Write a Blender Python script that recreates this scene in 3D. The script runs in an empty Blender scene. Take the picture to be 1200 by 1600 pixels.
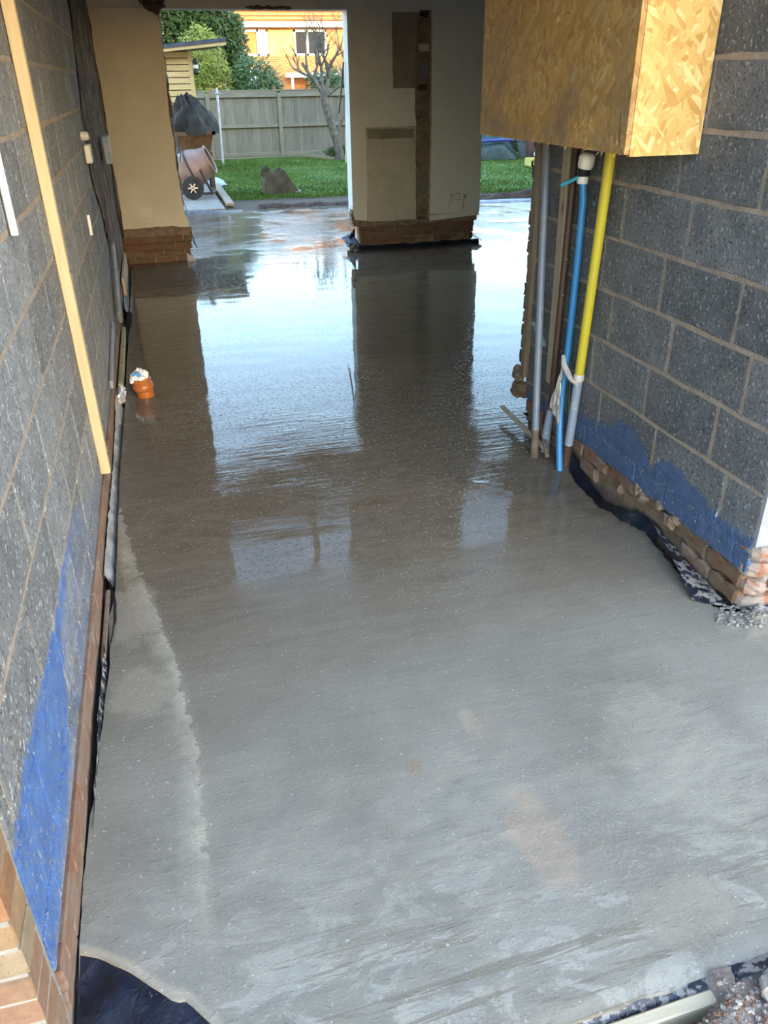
import bpy, math, random
from mathutils import Vector, Matrix, noise
random.seed(7)
scene = bpy.context.scene
COL = scene.collection

# ---------------------------------------------------------------- camera
cam_d = bpy.data.cameras.new('camera')
cam_o = bpy.data.objects.new('camera', cam_d)
COL.objects.link(cam_o)
CR = Matrix(((0.964865, 0.13699, -0.224209), (-0.2624, 0.458565, -0.849037), (-0.013496, 0.878039, 0.478399)))
cam_o.matrix_world = Matrix.Translation((0, 0, 1.76)) @ CR.to_4x4()
cam_d.sensor_fit = 'AUTO'
cam_d.sensor_width = 36.0
cam_d.lens = 27.805
cam_d.clip_start = 0.02
cam_d.clip_end = 500
scene.camera = cam_o

# ---------------------------------------------------------------- sky, sun, exposure
SUN_AZ = math.radians(162.0)      # compass style: 0 = +Y, 90 = +X
SUN_EL = math.radians(9.5)
world = bpy.data.worlds.new('sky')
scene.world = world
world.use_nodes = True
wt = world.node_tree
wt.nodes.clear()
wo = wt.nodes.new('ShaderNodeOutputWorld')
wb = wt.nodes.new('ShaderNodeBackground')
ws = wt.nodes.new('ShaderNodeTexSky')
ws.sky_type = 'NISHITA'
ws.sun_disc = False
ws.sun_elevation = math.radians(11.5)
ws.sun_rotation = SUN_AZ
ws.air_density = 1.0
ws.dust_density = 0.8
ws.ozone_density = 1.2
wm = wt.nodes.new('ShaderNodeMix'); wm.data_type = 'RGBA'; wm.blend_type = 'MULTIPLY'; wm.inputs[0].default_value = 1.0
wm.inputs[7].default_value = (1.0, 1.0, 0.985, 1)      # camera white balance set for open shade
wt.links.new(ws.outputs[0], wm.inputs[6]); wt.links.new(wm.outputs[2], wb.inputs[0])
wb.inputs[1].default_value = 1.02
wt.links.new(wb.outputs[0], wo.inputs[0])

sun_d = bpy.data.lights.new('sun', 'SUN')
sun_d.energy = 6.0
sun_d.color = (1.0, 0.60, 0.26)
sun_d.angle = math.radians(0.6)
sun_o = bpy.data.objects.new('sun', sun_d)
COL.objects.link(sun_o)
to_sun = Vector((math.sin(SUN_AZ) * math.cos(SUN_EL), math.cos(SUN_AZ) * math.cos(SUN_EL), math.sin(SUN_EL)))
sun_o.rotation_euler = to_sun.to_track_quat('Z', 'Y').to_euler()
sun_o.location = (3, -8, 12)

scene.view_settings.view_transform = 'Standard'
scene.view_settings.look = 'None'
scene.view_settings.exposure = 0.6
scene.view_settings.gamma = 1.0
scene.view_settings.use_curve_mapping = False

# ---------------------------------------------------------------- helpers
class MB:
    """collects geometry, builds ONE mesh object"""
    def __init__(s):
        s.v = []; s.f = []
    def add(s, vs, fs):
        o = len(s.v); s.v += [tuple(v) for v in vs]; s.f += [tuple(i + o for i in f) for f in fs]
        return s
    def box(s, x0, x1, y0, y1, z0, z1, c=0.0):
        if c <= 0:
            vs = [(x, y, z) for z in (z0, z1) for y in (y0, y1) for x in (x0, x1)]
            return s.add(vs, [(0, 2, 3, 1), (4, 5, 7, 6), (0, 1, 5, 4), (2, 6, 7, 3), (0, 4, 6, 2), (1, 3, 7, 5)])
        return s.obox(((x0 + x1) / 2, (y0 + y1) / 2, (z0 + z1) / 2), (1, 0, 0), (0, 1, 0), (0, 0, 1), (x1 - x0) / 2, (y1 - y0) / 2, (z1 - z0) / 2, c)
    def obox(s, ce, ax, ay, az, hx, hy, hz, c=0.0):
        ce = Vector(ce); ax = Vector(ax).normalized(); ay = Vector(ay).normalized(); az = Vector(az).normalized()
        P = lambda a, b, d: ce + ax * a + ay * b + az * d
        if c <= 0:
            vs = [P(x, y, z) for z in (-hz, hz) for y in (-hy, hy) for x in (-hx, hx)]
            return s.add(vs, [(0, 2, 3, 1), (4, 5, 7, 6), (0, 1, 5, 4), (2, 6, 7, 3), (0, 4, 6, 2), (1, 3, 7, 5)])
        vs = []; idx = {}
        for sx in (-1, 1):
            for sy in (-1, 1):
                for sz in (-1, 1):
                    idx[sx, sy, sz] = len(vs)
                    vs += [P(sx * hx, sy * (hy - c), sz * (hz - c)), P(sx * (hx - c), sy * hy, sz * (hz - c)), P(sx * (hx - c), sy * (hy - c), sz * hz)]
        fs = []
        for sg in (-1, 1):
            fs.append(tuple(idx[sg, a, b] for a, b in ((-1, -1), (1, -1), (1, 1), (-1, 1))))
            fs.append(tuple(idx[a, sg, b] + 1 for a, b in ((-1, -1), (1, -1), (1, 1), (-1, 1))))
            fs.append(tuple(idx[a, b, sg] + 2 for a, b in ((-1, -1), (1, -1), (1, 1), (-1, 1))))
        for a in (-1, 1):
            for b in (-1, 1):
                fs.append((idx[a, b, -1], idx[a, b, 1], idx[a, b, 1] + 1, idx[a, b, -1] + 1))
                fs.append((idx[a, -1, b], idx[a, 1, b], idx[a, 1, b] + 2, idx[a, -1, b] + 2))
                fs.append((idx[-1, a, b] + 1, idx[1, a, b] + 1, idx[1, a, b] + 2, idx[-1, a, b] + 2))
                for d in (-1, 1):
                    pass
        for k in idx.values():
            fs.append((k, k + 1, k + 2))
        return s.add(vs, fs)
    def bar(s, a, b, w, h, up=(0, 0, 1), c=0.0):
        a = Vector(a); b = Vector(b); d = (b - a)
        ax = d.normalized(); up = Vector(up)
        ay = up.cross(ax)
        if ay.length < 1e-4: ay = Vector((0, 1, 0)).cross(ax)
        ay.normalize(); az = ax.cross(ay)
        return s.obox((a + b) / 2, ax, ay, az, d.length / 2, w / 2, h / 2, c)
    def tube(s, pts, r, seg=10, cap=True):
        pts = [Vector(p) for p in pts]; n = len(pts)
        rs = r if isinstance(r, (list, tuple)) else [r] * n
        vs = []; fs = []; prev = None
        for i, p in enumerate(pts):
            d = (pts[min(i + 1, n - 1)] - pts[max(i - 1, 0)]).normalized()
            if prev is None:
                u = d.orthogonal().normalized()
            else:
                u = (prev - d * prev.dot(d))
                u = u.normalized() if u.length > 1e-5 else d.orthogonal().normalized()
            prev = u; w = d.cross(u)
            for k in range(seg):
                a = 2 * math.pi * k / seg
                vs.append(p + (u * math.cos(a) + w * math.sin(a)) * rs[i])
        for i in range(n - 1):
            for k in range(seg):
                fs.append((i * seg + k, i * seg + (k + 1) % seg, (i + 1) * seg + (k + 1) % seg, (i + 1) * seg + k))
        if cap:
            fs.append(tuple(range(seg))[::-1]); fs.append(tuple((n - 1) * seg + k for k in range(seg)))
        return s.add(vs, fs)
    def lathe(s, prof, org, axis, seg=24):
        org = Vector(org); ax = Vector(axis).normalized(); u = ax.orthogonal().normalized(); w = ax.cross(u)
        vs = []; fs = []
        for (r, t) in prof:
            for k in range(seg):
                a = 2 * math.pi * k / seg
                vs.append(org + ax * t + (u * math.cos(a) + w * math.sin(a)) * r)
        for i in range(len(prof) - 1):
            for k in range(seg):
                fs.append((i * seg + k, i * seg + (k + 1) % seg, (i + 1) * seg + (k + 1) % seg, (i + 1) * seg + k))
        return s.add(vs, fs)
    def prism(s, poly, org, ax, ay, depth):
        """poly in (a,b) on axes ax, ay from org, extruded by vector depth"""
        org = Vector(org); ax = Vector(ax); ay = Vector(ay); dv = Vector(depth); n = len(poly)
        f = [org + ax * a + ay * b for a, b in poly]
        vs = f + [p + dv for p in f]
        fs = [tuple(range(n)), tuple(range(2 * n - 1, n - 1, -1))]
        fs += [(i, i + n, (i + 1) % n + n, (i + 1) % n) for i in range(n)]
        return s.add(vs, fs)
    def lump(s, ce, rad, seed=0, n=8, m=6, amp=0.25, fr=1.6):
        ce = Vector(ce); vs = []; fs = []
        for j in range(m + 1):
            th = math.pi * j / m
            for i in range(n):
                ph = 2 * math.pi * i / n
                d = Vector((math.sin(th) * math.cos(ph), math.sin(th) * math.sin(ph), math.cos(th)))
                k = 1 + amp * noise.noise(d * fr + Vector((seed * 3.7, seed * 1.3, 0)))* 2
                vs.append(ce + Vector((d.x * rad[0], d.y * rad[1], d.z * rad[2])) * k)
        for j in range(m):
            for i in range(n):
                fs.append((j * n + i, (j + 1) * n + i, (j + 1) * n + (i + 1) % n, j * n + (i + 1) % n))
        return s.add(vs, fs)
    def grid(s, fn, nu, nv):
        vs = [fn(i / nu, j / nv) for j in range(nv + 1) for i in range(nu + 1)]
        fs = [(j * (nu + 1) + i, j * (nu + 1) + i + 1, (j + 1) * (nu + 1) + i + 1, (j + 1) * (nu + 1) + i) for j in range(nv) for i in range(nu)]
        return s.add(vs, fs)
    def mesh(s, name, mat, smooth=False):
        me = bpy.data.meshes.new(name)
        me.from_pydata(s.v, [], s.f)
        me.validate()
        import bmesh
        bm = bmesh.new(); bm.from_mesh(me)
        bmesh.ops.recalc_face_normals(bm, faces=bm.faces)
        bm.to_mesh(me); bm.free()
        if mat is not None: me.materials.append(mat)
        if smooth:
            me.polygons.foreach_set('use_smooth', [True] * len(me.polygons))
            try: me.set_sharp_from_angle(angle=math.radians(42))
            except Exception: pass
        me.update()
        return me
    def build(s, name, mat, parent=None, smooth=False):
        return link(name, s.mesh(name, mat, smooth), parent)

def link(name, me, parent=None, loc=(0, 0, 0)):
    o = bpy.data.objects.new(name, me)
    COL.objects.link(o)
    o.location = loc
    if parent is not None:
        o.parent = parent
        o.matrix_parent_inverse = Matrix.Translation(-Vector(parent.location))
    return o
def tag(o, label, cat, group=None, kind=None):
    o['label'] = label; o['category'] = cat
    if group: o['group'] = group
    if kind: o['kind'] = kind
    return o
def thing(name, label, cat, loc=(0, 0, 0), group=None, kind=None):
    o = bpy.data.objects.new(name, None)
    COL.objects.link(o); o.location = loc; o.empty_display_size = 0.1
    return tag(o, label, cat, group, kind)
def struct(o, label, cat):
    return tag(o, label, cat, None, 'structure')
def rnd(a, b): return random.uniform(a, b)
def ns(x, y, z=0.0): return noise.noise(Vector((x, y, z)))
def lerp(pts, t):
    if t <= pts[0][0]: return pts[0][1]
    for (a, va), (b, vb) in zip(pts, pts[1:]):
        if t <= b: return va + (vb - va) * (t - a) / (b - a)
    return pts[-1][1]
def sstep(a, b, x):
    t = min(1, max(0, (x - a) / (b - a))); return t * t * (3 - 2 * t)

# ---------------------------------------------------------------- material helpers
class NT:
    def __init__(s, name):
        s.m = bpy.data.materials.new(name); s.m.use_nodes = True
        s.t = s.m.node_tree; s.t.nodes.clear()
        s.out = s.t.nodes.new('ShaderNodeOutputMaterial')
    def n(s, typ, ins=None, **props):
        nd = s.t.nodes.new(typ)
        for k, v in props.items(): setattr(nd, k, v)
        for k, v in (ins or {}).items():
            if isinstance(v, bpy.types.NodeSocket): s.t.links.new(v, nd.inputs[k])
            else: nd.inputs[k].default_value = v
        return nd
    def pos(s): return s.n('ShaderNodeNewGeometry').outputs['Position']
    def objc(s): return s.n('ShaderNodeTexCoord').outputs['Object']
    def rand(s): return s.n('ShaderNodeObjectInfo').outputs['Random']
    def map(s, v, scale=(1, 1, 1), rot=(0, 0, 0), loc=(0, 0, 0)):
        return s.n('ShaderNodeMapping', {'Vector': v, 'Scale': scale, 'Rotation': rot, 'Location': loc}).outputs[0]
    def noise(s, v, scale, detail=3, rough=0.55, dist=0.0):
        return s.n('ShaderNodeTexNoise', {'Vector': v, 'Scale': scale, 'Detail': detail, 'Roughness': rough, 'Distortion': dist}).outputs['Fac']
    def voro(s, v, scale, feature='F1', out='Distance', rnd_=1.0):
        return s.n('ShaderNodeTexVoronoi', {'Vector': v, 'Scale': scale, 'Randomness': rnd_}, feature=feature).outputs[out]
    def ramp(s, fac, stops, interp='LINEAR'):
        r = s.n('ShaderNodeValToRGB', {'Fac': fac}); cr = r.color_ramp; cr.interpolation = interp
        while len(cr.elements) < len(stops): cr.elements.new(0.5)
        for e, (p, c) in zip(cr.elements, stops):
            e.position = p
            e.color = (c, c, c, 1) if isinstance(c, (int, float)) else (*c, 1)
        return r.outputs['Color']
    def mix(s, f, a, b, bt='MIX'):
        nd = s.n('ShaderNodeMix', data_type='RGBA', blend_type=bt)
        for k, v in ((0, f), (6, a), (7, b)):
            if isinstance(v, bpy.types.NodeSocket): s.t.links.new(v, nd.inputs[k])
            else: nd.inputs[k].default_value = v if k == 0 else ((*v, 1) if len(v) == 3 else v)
        return nd.outputs[2]
    def math(s, op, a, b=0.0, c=0.0, clamp=False):
        return s.n('ShaderNodeMath', {0: a, 1: b, 2: c}, operation=op, use_clamp=clamp).outputs[0]
    def mr(s, v, a, b, c=0.0, d=1.0, smooth=False):
        return s.n('ShaderNodeMapRange', {'Value': v, 'From Min': a, 'From Max': b, 'To Min': c, 'To Max': d}, interpolation_type='SMOOTHSTEP' if smooth else 'LINEAR').outputs[0]
    def sep(s, v):
        nd = s.n('ShaderNodeSeparateXYZ', {0: v}); return nd.outputs
    def comb(s, x, y, z=0.0): return s.n('ShaderNodeCombineXYZ', {0: x, 1: y, 2: z}).outputs[0]
    def curve(s, v, pts, lo, hi, vlo, vhi):
        """piecewise curve: v in [lo,hi] -> value"""
        t = s.mr(v, lo, hi)
        nd = s.n('ShaderNodeFloatCurve', {'Value': t}); c = nd.mapping.curves[0]
        P = [((a - lo) / (hi - lo), (b - vlo) / (vhi - vlo)) for a, b in pts]
        while len(c.points) < len(P): c.points.new(0.5, 0.5)
        for q, (a, b) in zip(c.points, P): q.location = (a, b); q.handle_type = 'VECTOR'
        nd.mapping.update()
        return s.mr(nd.outputs[0], 0, 1, vlo, vhi)
    def bump(s, h, strength=0.5, dist=0.01, nrm=None):
        i = {'Height': h, 'Strength': strength, 'Distance': dist}
        if nrm is not None: i['Normal'] = nrm
        return s.n('ShaderNodeBump', i).outputs[0]
    def done(s, col, rough=0.7, metal=0.0, nrm=None, spec=0.5, ior=1.5, trans=0.0, alpha=None, coat=0.0):
        p = s.n('ShaderNodeBsdfPrincipled')
        def st(k, v):
            if v is None: return
            if isinstance(v, bpy.types.NodeSocket): s.t.links.new(v, p.inputs[k])
            elif isinstance(v, (tuple, list)): p.inputs[k].default_value = (*v, 1) if len(v) == 3 else v
            else: p.inputs[k].default_value = v
        st('Base Color', col); st('Roughness', rough); st('Metallic', metal); st('Normal', nrm)
        st('Specular IOR Level', spec); st('IOR', ior); st('Transmission Weight', trans); st('Alpha', alpha); st('Coat Weight', coat)
        s.t.links.new(p.outputs[0], s.out.inputs[0])
        return s.m

def simple(name, c1, c2=None, scale=6.0, rough=0.7, bump=0.0, bscale=60.0, metal=0.0, spec=0.5, stretch=(1, 1, 1), var=0.0, detail=4, bdist=0.005):
    t = NT(name); v = t.objc()
    vm = t.map(v, stretch)
    col = (*c1, 1)
    if c2 is not None:
        col = t.ramp(t.noise(vm, scale, detail), [(0.32, c1), (0.68, c2)])
    if var > 0:
        r = t.mr(t.rand(), 0, 1, 1 - var, 1 + var)
        col = t.mix(1.0, col, t.comb(r, r, r), 'MULTIPLY')
    nr = t.bump(t.noise(vm, bscale, 4), bump, bdist) if bump > 0 else None
    return t.done(col, rough, metal, nr, spec)

# ================================================================ MATERIALS
def block_material():
    """grey aggregate block: pits, pale flecks, mortar smears, blue damp-proof paint along the foot of the wall"""
    def make(name, side, mortar=False):
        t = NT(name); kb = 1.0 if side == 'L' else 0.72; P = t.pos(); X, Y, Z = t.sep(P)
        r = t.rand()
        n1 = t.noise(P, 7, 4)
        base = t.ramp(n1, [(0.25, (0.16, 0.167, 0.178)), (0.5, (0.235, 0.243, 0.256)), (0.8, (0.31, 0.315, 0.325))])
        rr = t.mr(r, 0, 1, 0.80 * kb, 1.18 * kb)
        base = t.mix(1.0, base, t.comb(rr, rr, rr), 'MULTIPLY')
        # brownish / greenish smears (mortar dust on the face)
        sm = t.ramp(t.noise(t.map(P, (1, 2.2, 4.5)), 2.6, 5, 0.65), [(0.58, 0.0), (0.75, 0.45)])
        base = t.mix(sm, base, (0.26, 0.235, 0.19))
        # pale flecks and dark pits of aggregate
        fl = t.ramp(t.noise(t.map(P, (1, 1.0, 0.8)), 75, 2, 0.55), [(0.61, 0.0), (0.67, 1.0)])
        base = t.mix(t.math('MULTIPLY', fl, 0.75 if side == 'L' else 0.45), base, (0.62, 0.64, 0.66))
        pit = t.ramp(t.noise(P, 85, 2, 0.55), [(0.36, 1.0), (0.43, 0.0)])
        base = t.mix(t.math('MULTIPLY', pit, 0.65), base, (0.035, 0.036, 0.04))
        if mortar:
            base = t.ramp(t.noise(P, 16, 5, 0.65), [(0.3, (0.30, 0.235, 0.185)), (0.7, (0.46, 0.375, 0.305))])
        # blue paint
        if side == 'L':
            top = t.curve(Y, [(1.0, 0.50), (1.15, 0.52), (1.35, 0.545), (1.6, 0.52), (1.9, 0.485), (2.3, 0.485), (2.6, 0.47), (3.1, 0.30), (4, 0.2), (5, 0.15)], 1, 5, 0, 0.6)
            low = t.curve(Y, [(1.0, 0.14), (1.7, 0.2), (1.85, 0.31), (1.95, 0.42), (2.3, 0.455), (2.6, 0.46), (3.2, 0.34), (5, 0.1)], 1, 5, 0, 0.6)
        else:
            top = t.curve(Y, [(2.0, 0.305), (2.11, 0.29), (2.27, 0.304), (2.36, 0.33), (2.54, 0.372), (2.63, 0.335), (2.68, 0.28), (2.79, 0.355), (2.88, 0.405), (3.0, 0.38), (3.04, 0.33), (3.15, 0.316), (3.35, 0.28), (3.6, 0.22), (4.0, 0.2)], 2, 4, 0, 0.6)
            low = None
        wob = t.mr(t.noise(P, 28, 4, 0.7), 0.2, 0.8, -0.035, 0.035)
        zz = t.math('ADD', Z, wob)
        m = t.mr(t.math('SUBTRACT', top, zz), -0.008, 0.012)
        if low is not None:
            m2 = t.mr(t.math('SUBTRACT', zz, low), -0.03, 0.03)
            rest = t.math('MULTIPLY', t.math('SUBTRACT', 1.0, m2), t.ramp(t.noise(t.map(P, (1, 1, 5)), 9, 4, 0.7), [(0.42, 0.0), (0.62, 0.55)]))
            far = t.mr(Y, 2.2, 6.5, 1.0, 0.35)
            m = t.math('MULTIPLY', m, t.math('MULTIPLY', t.math('MAXIMUM', m2, rest), far))
        pt = t.ramp(t.noise(P, 60, 3, 0.6), [(0.36, 0.35), (0.48, 1.0)])
        m = t.math('MULTIPLY', m, pt)
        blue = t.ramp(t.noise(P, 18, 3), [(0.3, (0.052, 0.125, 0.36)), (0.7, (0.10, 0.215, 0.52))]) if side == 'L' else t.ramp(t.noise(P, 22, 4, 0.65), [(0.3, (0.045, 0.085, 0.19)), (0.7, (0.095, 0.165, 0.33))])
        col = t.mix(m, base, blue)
        spl = t.ramp(t.noise(t.map(P, (1, 1.3, 0.6)), 46, 2, 0.5), [(0.69, 0.0), (0.74, 0.75)])
        col = t.mix(t.math('MULTIPLY', spl, t.mr(Z, 0.2, 1.3, 1.0, 0.25)), col, (0.60, 0.60, 0.58))
        h = t.math('ADD', t.noise(P, 70, 5, 0.7), t.math('MULTIPLY', t.noise(P, 200, 2), 0.6))
        nr = t.bump(h, 0.9, 0.012)
        rg = t.mix(m, (0.72,) * 3, (0.5,) * 3)
        return t.done(col, rg, 0, nr, 0.4)
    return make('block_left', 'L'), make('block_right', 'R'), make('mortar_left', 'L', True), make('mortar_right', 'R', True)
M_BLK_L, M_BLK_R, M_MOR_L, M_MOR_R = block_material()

def mortar_mat(name, c1, c2):
    t = NT(name); P = t.pos()
    col = t.ramp(t.noise(P, 16, 5, 0.65), [(0.3, c1), (0.7, c2)])
    return t.done(col, 0.9, 0, t.bump(t.noise(P, 90, 5, 0.7), 0.8, 0.01), 0.25)
M_MORTAR = mortar_mat('mortar_pink_beige', (0.30, 0.235, 0.185), (0.46, 0.375, 0.305))
M_MORTAR_G = mortar_mat('mortar_brick_joint', (0.27, 0.25, 0.22), (0.40, 0.37, 0.335))
M_RUBBLE = mortar_mat('broken_mortar', (0.15, 0.11, 0.08), (0.31, 0.235, 0.17))
M_SHELL = mortar_mat('plain_wall', (0.24, 0.21, 0.18), (0.33, 0.30, 0.26))

def brick_mat(name, stops, mud=None, mudamt=0.5, paint=None):
    t = NT(name); P = t.pos()
    col = t.ramp(t.rand(), stops)
    n = t.noise(P, 25, 5, 0.65); k = t.mr(n, 0.2, 0.8, 0.72, 1.25)
    col = t.mix(1.0, col, t.comb(k, k, k), 'MULTIPLY')
    if mud:
        col = t.mix(t.ramp(t.noise(t.map(P, (1, 1, 2.5)), 7, 5, 0.7), [(0.40, 0.0), (0.6, mudamt)]), col, mud)
    if paint:
        col = t.mix(t.ramp(t.noise(P, 14, 4, 0.7), [(0.42, 0.0), (0.5, 0.9)]), col, paint)
    sp = t.ramp(t.noise(P, 110, 2), [(0.66, 0.0), (0.72, 0.6)])
    col = t.mix(sp, col, (0.12, 0.06, 0.04))
    return t.done(col, 0.85, 0, t.bump(t.noise(P, 80, 5, 0.7), 0.6, 0.008), 0.3)
M_BRK_FACE = brick_mat('facing_brick', [(0.0, (0.245, 0.125, 0.065)), (0.3, (0.27, 0.175, 0.09)), (0.6, (0.24, 0.155, 0.11)), (0.8, (0.26, 0.21, 0.135)), (1.0, (0.22, 0.115, 0.075))])
M_BRK_FOOT = brick_mat('foot_brick', [(0.0, (0.21, 0.10, 0.06)), (0.5, (0.19, 0.11, 0.075)), (1.0, (0.23, 0.135, 0.09))], (0.225, 0.175, 0.145), 0.9)
M_BRK_RED = brick_mat('red_brick', [(0.0, (0.175, 0.075, 0.045)), (0.5, (0.175, 0.09, 0.055)), (1.0, (0.14, 0.082, 0.055))], (0.17, 0.125, 0.085), 0.95)
M_BRK_CORNER = brick_mat('painted_broken_brick', [(0.0, (0.30, 0.11, 0.06)), (1.0, (0.33, 0.15, 0.085))], (0.18, 0.135, 0.105), 0.5, (0.27, 0.235, 0.21))
M_BRK_DARK = brick_mat('dark_broken_brick', [(0.0, (0.045, 0.03, 0.024)), (1.0, (0.13, 0.075, 0.05))], (0.14, 0.105, 0.08), 0.5)

def floor_material():
    t = NT('wet_concrete'); P = t.pos(); X, Y, Z = t.sep(P)
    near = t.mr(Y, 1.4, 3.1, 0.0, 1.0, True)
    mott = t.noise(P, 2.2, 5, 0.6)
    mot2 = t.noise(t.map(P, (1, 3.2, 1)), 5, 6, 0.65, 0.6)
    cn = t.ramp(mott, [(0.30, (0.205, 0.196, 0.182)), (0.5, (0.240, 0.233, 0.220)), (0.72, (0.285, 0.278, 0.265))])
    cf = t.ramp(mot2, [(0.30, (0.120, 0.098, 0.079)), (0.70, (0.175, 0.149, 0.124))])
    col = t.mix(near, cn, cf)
    # trowel streaks across the bay
    st = t.noise(t.map(P, (1.6, 30, 1), (0, 0, 0.06)), 1.0, 5, 0.6, 0.4)
    k = t.mr(st, 0.25, 0.75, 0.94, 1.05)
    col = t.mix(1.0, col, t.comb(k, k, k), 'MULTIPLY')
    # laitance swirls near the front edge
    sw = t.noise(t.map(P, (1.2, 2.2, 1), (0, 0, 0.15)), 4.0, 7, 0.70, 0.9)
    swm = t.math('MULTIPLY', t.ramp(sw, [(0.50, 0.0), (0.56, 1.0)]), t.mr(Y, 0.95, 1.5, 0.65, 0.0))
    col = t.mix(swm, col, (0.36, 0.36, 0.352))
    # brown trickle lines where water lay in the drag marks
    bl = t.noise(t.map(P, (1.1, 17, 1), (0, 0, 0.10)), 1.6, 5, 0.6, 0.5)
    blm = t.math('MULTIPLY', t.ramp(bl, [(0.57, 0.0), (0.585, 1.0), (0.62, 1.0), (0.635, 0.0)]), t.mr(Y, 1.0, 1.45, 0.8, 0.0))
    blm = t.math('MULTIPLY', blm, t.mr(X, -0.12, 0.0))
    col = t.mix(blm, col, (0.19, 0.170, 0.147))
    # dried edge of a spread patch along the left side
    rx = t.curve(Y, [(1.0, -0.115), (1.36, -0.11), (1.53, -0.102), (1.82, -0.103), (2.26, -0.145), (2.64, -0.22), (2.99, -0.285), (3.3, -0.33), (5, -0.6)], 1, 5, -1, 0.5)
    rx = t.math('ADD', rx, t.mr(t.noise(P, 26, 4, 0.7), 0.2, 0.8, -0.028, 0.028))
    d = t.math('SUBTRACT', rx, X)
    rm = t.math('MULTIPLY', t.mr(d, 0.0, 0.006), t.mr(d, 0.02, 0.085, 1.0, 0.0))
    rm = t.math('MULTIPLY', rm, t.mr(Y, 1.2, 1.5))
    col = t.mix(t.math('MULTIPLY', rm, t.ramp(t.noise(P, 9, 4, 0.6), [(0.3, 0.15), (0.6, 0.8)])), col, (0.38, 0.362, 0.325))
    # sandy blotches
    def blotch(cx, cy, rx_, ry_, c, amt):
        dx = t.math('DIVIDE', t.math('SUBTRACT', X, cx), rx_); dy = t.math('DIVIDE', t.math('SUBTRACT', Y, cy), ry_)
        q = t.math('ADD', t.math('MULTIPLY', dx, dx), t.math('MULTIPLY', dy, dy))
        q = t.math('ADD', q, t.mr(t.noise(P, 14, 4, 0.6), 0.2, 0.8, -0.7, 0.7))
        return t.mix(t.math('MULTIPLY', t.mr(q, 0.5, 1.3, 1.0, 0.0), amt), col, c)
    col = blotch(0.75, 1.27, 0.075, 0.17, (0.33, 0.275, 0.235), 0.75)
    col = blotch(0.725, 1.72, 0.03, 0.07, (0.32, 0.275, 0.245), 0.7)
    col = blotch(0.50, 1.60, 0.03, 0.03, (0.24, 0.20, 0.16), 0.7)
    col = blotch(1.28, 1.45, 0.20, 0.28, (0.34, 0.325, 0.30), 0.5)
    col = blotch(1.0, 0.98, 0.13, 0.10, (0.29, 0.26, 0.23), 0.7)
    col = blotch(-0.27, 2.15, 0.10, 0.13, (0.32, 0.298, 0.262), 0.55)
    col = blotch(-0.30, 2.62, 0.10, 0.2, (0.31, 0.293, 0.26), 0.5)
    # fine grain, pale specks painted as wet sparkle and a net of drying skin
    gr = t.mr(t.noise(P, 110, 4, 0.7), 0.25, 0.75, 0.90, 1.10)
    col = t.mix(1.0, col, t.comb(t.math('MULTIPLY', gr, 1.035), gr, t.math('MULTIPLY', gr, 0.90)), 'MULTIPLY')
    sk = t.ramp(t.noise(P, 95, 1, 0.4), [(0.725, 0.0), (0.75, 1.0)])
    col = t.mix(t.math('MULTIPLY', sk, t.mr(Y, 5.5, 3.5, 0.0, 0.7)), col, (0.46, 0.45, 0.43))
    wv = t.n('ShaderNodeVectorMath', {0: P, 1: t.n('ShaderNodeVectorMath', {0: t.n('ShaderNodeTexNoise', {'Vector': P, 'Scale': 30.0, 'Detail': 3}).outputs['Color'], 3: 0.03}, operation='SCALE').outputs[0]}, operation='ADD').outputs[0]
    net = t.voro(t.map(wv, (1, 1.7, 1)), 75, 'DISTANCE_TO_EDGE')
    nm = t.math('MULTIPLY', t.mr(net, 0.05, 0.22, 1.0, 0.0), t.ramp(t.noise(P, 3.6, 3, 0.5), [(0.54, 0.0), (0.66, 1.0)]))
    nm = t.math('MULTIPLY', nm, t.mr(Y, 1.35, 1.7, 0.5, 0.0))
    col = t.mix(nm, col, (0.17, 0.155, 0.135))
    crk = t.ramp(t.noise(t.map(P, (1.5, 22, 1), (0, 0, 0.08)), 1.3, 4, 0.6, 0.3), [(0.490, 0.0), (0.497, 1.0), (0.503, 1.0), (0.510, 0.0)])
    crk = t.math('MULTIPLY', crk, t.ramp(t.noise(P, 2.6, 3), [(0.52, 0.0), (0.62, 0.5)]))
    col = t.mix(t.math('MULTIPLY', crk, t.mr(Y, 2.6, 1.8, 0.0, 1.0)), col, (0.13, 0.12, 0.105))
    # wetness
    rn = t.mr(t.noise(t.map(P, (1, 2.5, 1)), 3.0, 4), 0.3, 0.7, -0.05, 0.08)
    ro = t.math('ADD', t.mr(Y, 1.55, 2.3, 0.42, 0.022, True), t.math('MULTIPLY', rn, t.mr(Y, 1.8, 2.6, 1.0, 0.06)))
    # relief: drag ripples, pits and blobs of grout
    rip = t.noise(t.map(P, (2.2, 34, 1), (0, 0, 0.05)), 1.0, 4, 0.6, 0.3)
    rip2 = t.noise(t.map(P, (4, 9, 1)), 2.2, 3, 0.5)
    pits = t.ramp(t.noise(t.map(P, (1, 1.5, 1)), 52, 2, 0.5), [(0.60, 0.0), (0.68, 1.0)])
    band = t.ramp(t.noise(P, 1.3, 2), [(0.40, 0.10), (0.62, 1.0)])
    zone = t.curve(Y, [(0.8, 0.9), (1.9, 0.4), (2.3, 0.12), (2.9, 0.15), (3.15, 0.7), (3.5, 1.7), (4.2, 1.1), (5.2, 0.22), (7.0, 0.10), (8.4, 0.15), (9.3, 0.8), (9.9, 2.8), (13, 3.6)], 0.8, 13, 0, 4)
    h = t.math('MULTIPLY', t.math('ADD', t.math('MULTIPLY', rip, 0.0016), t.math('MULTIPLY', rip2, 0.0014)), t.math('MULTIPLY', zone, band))
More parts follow.
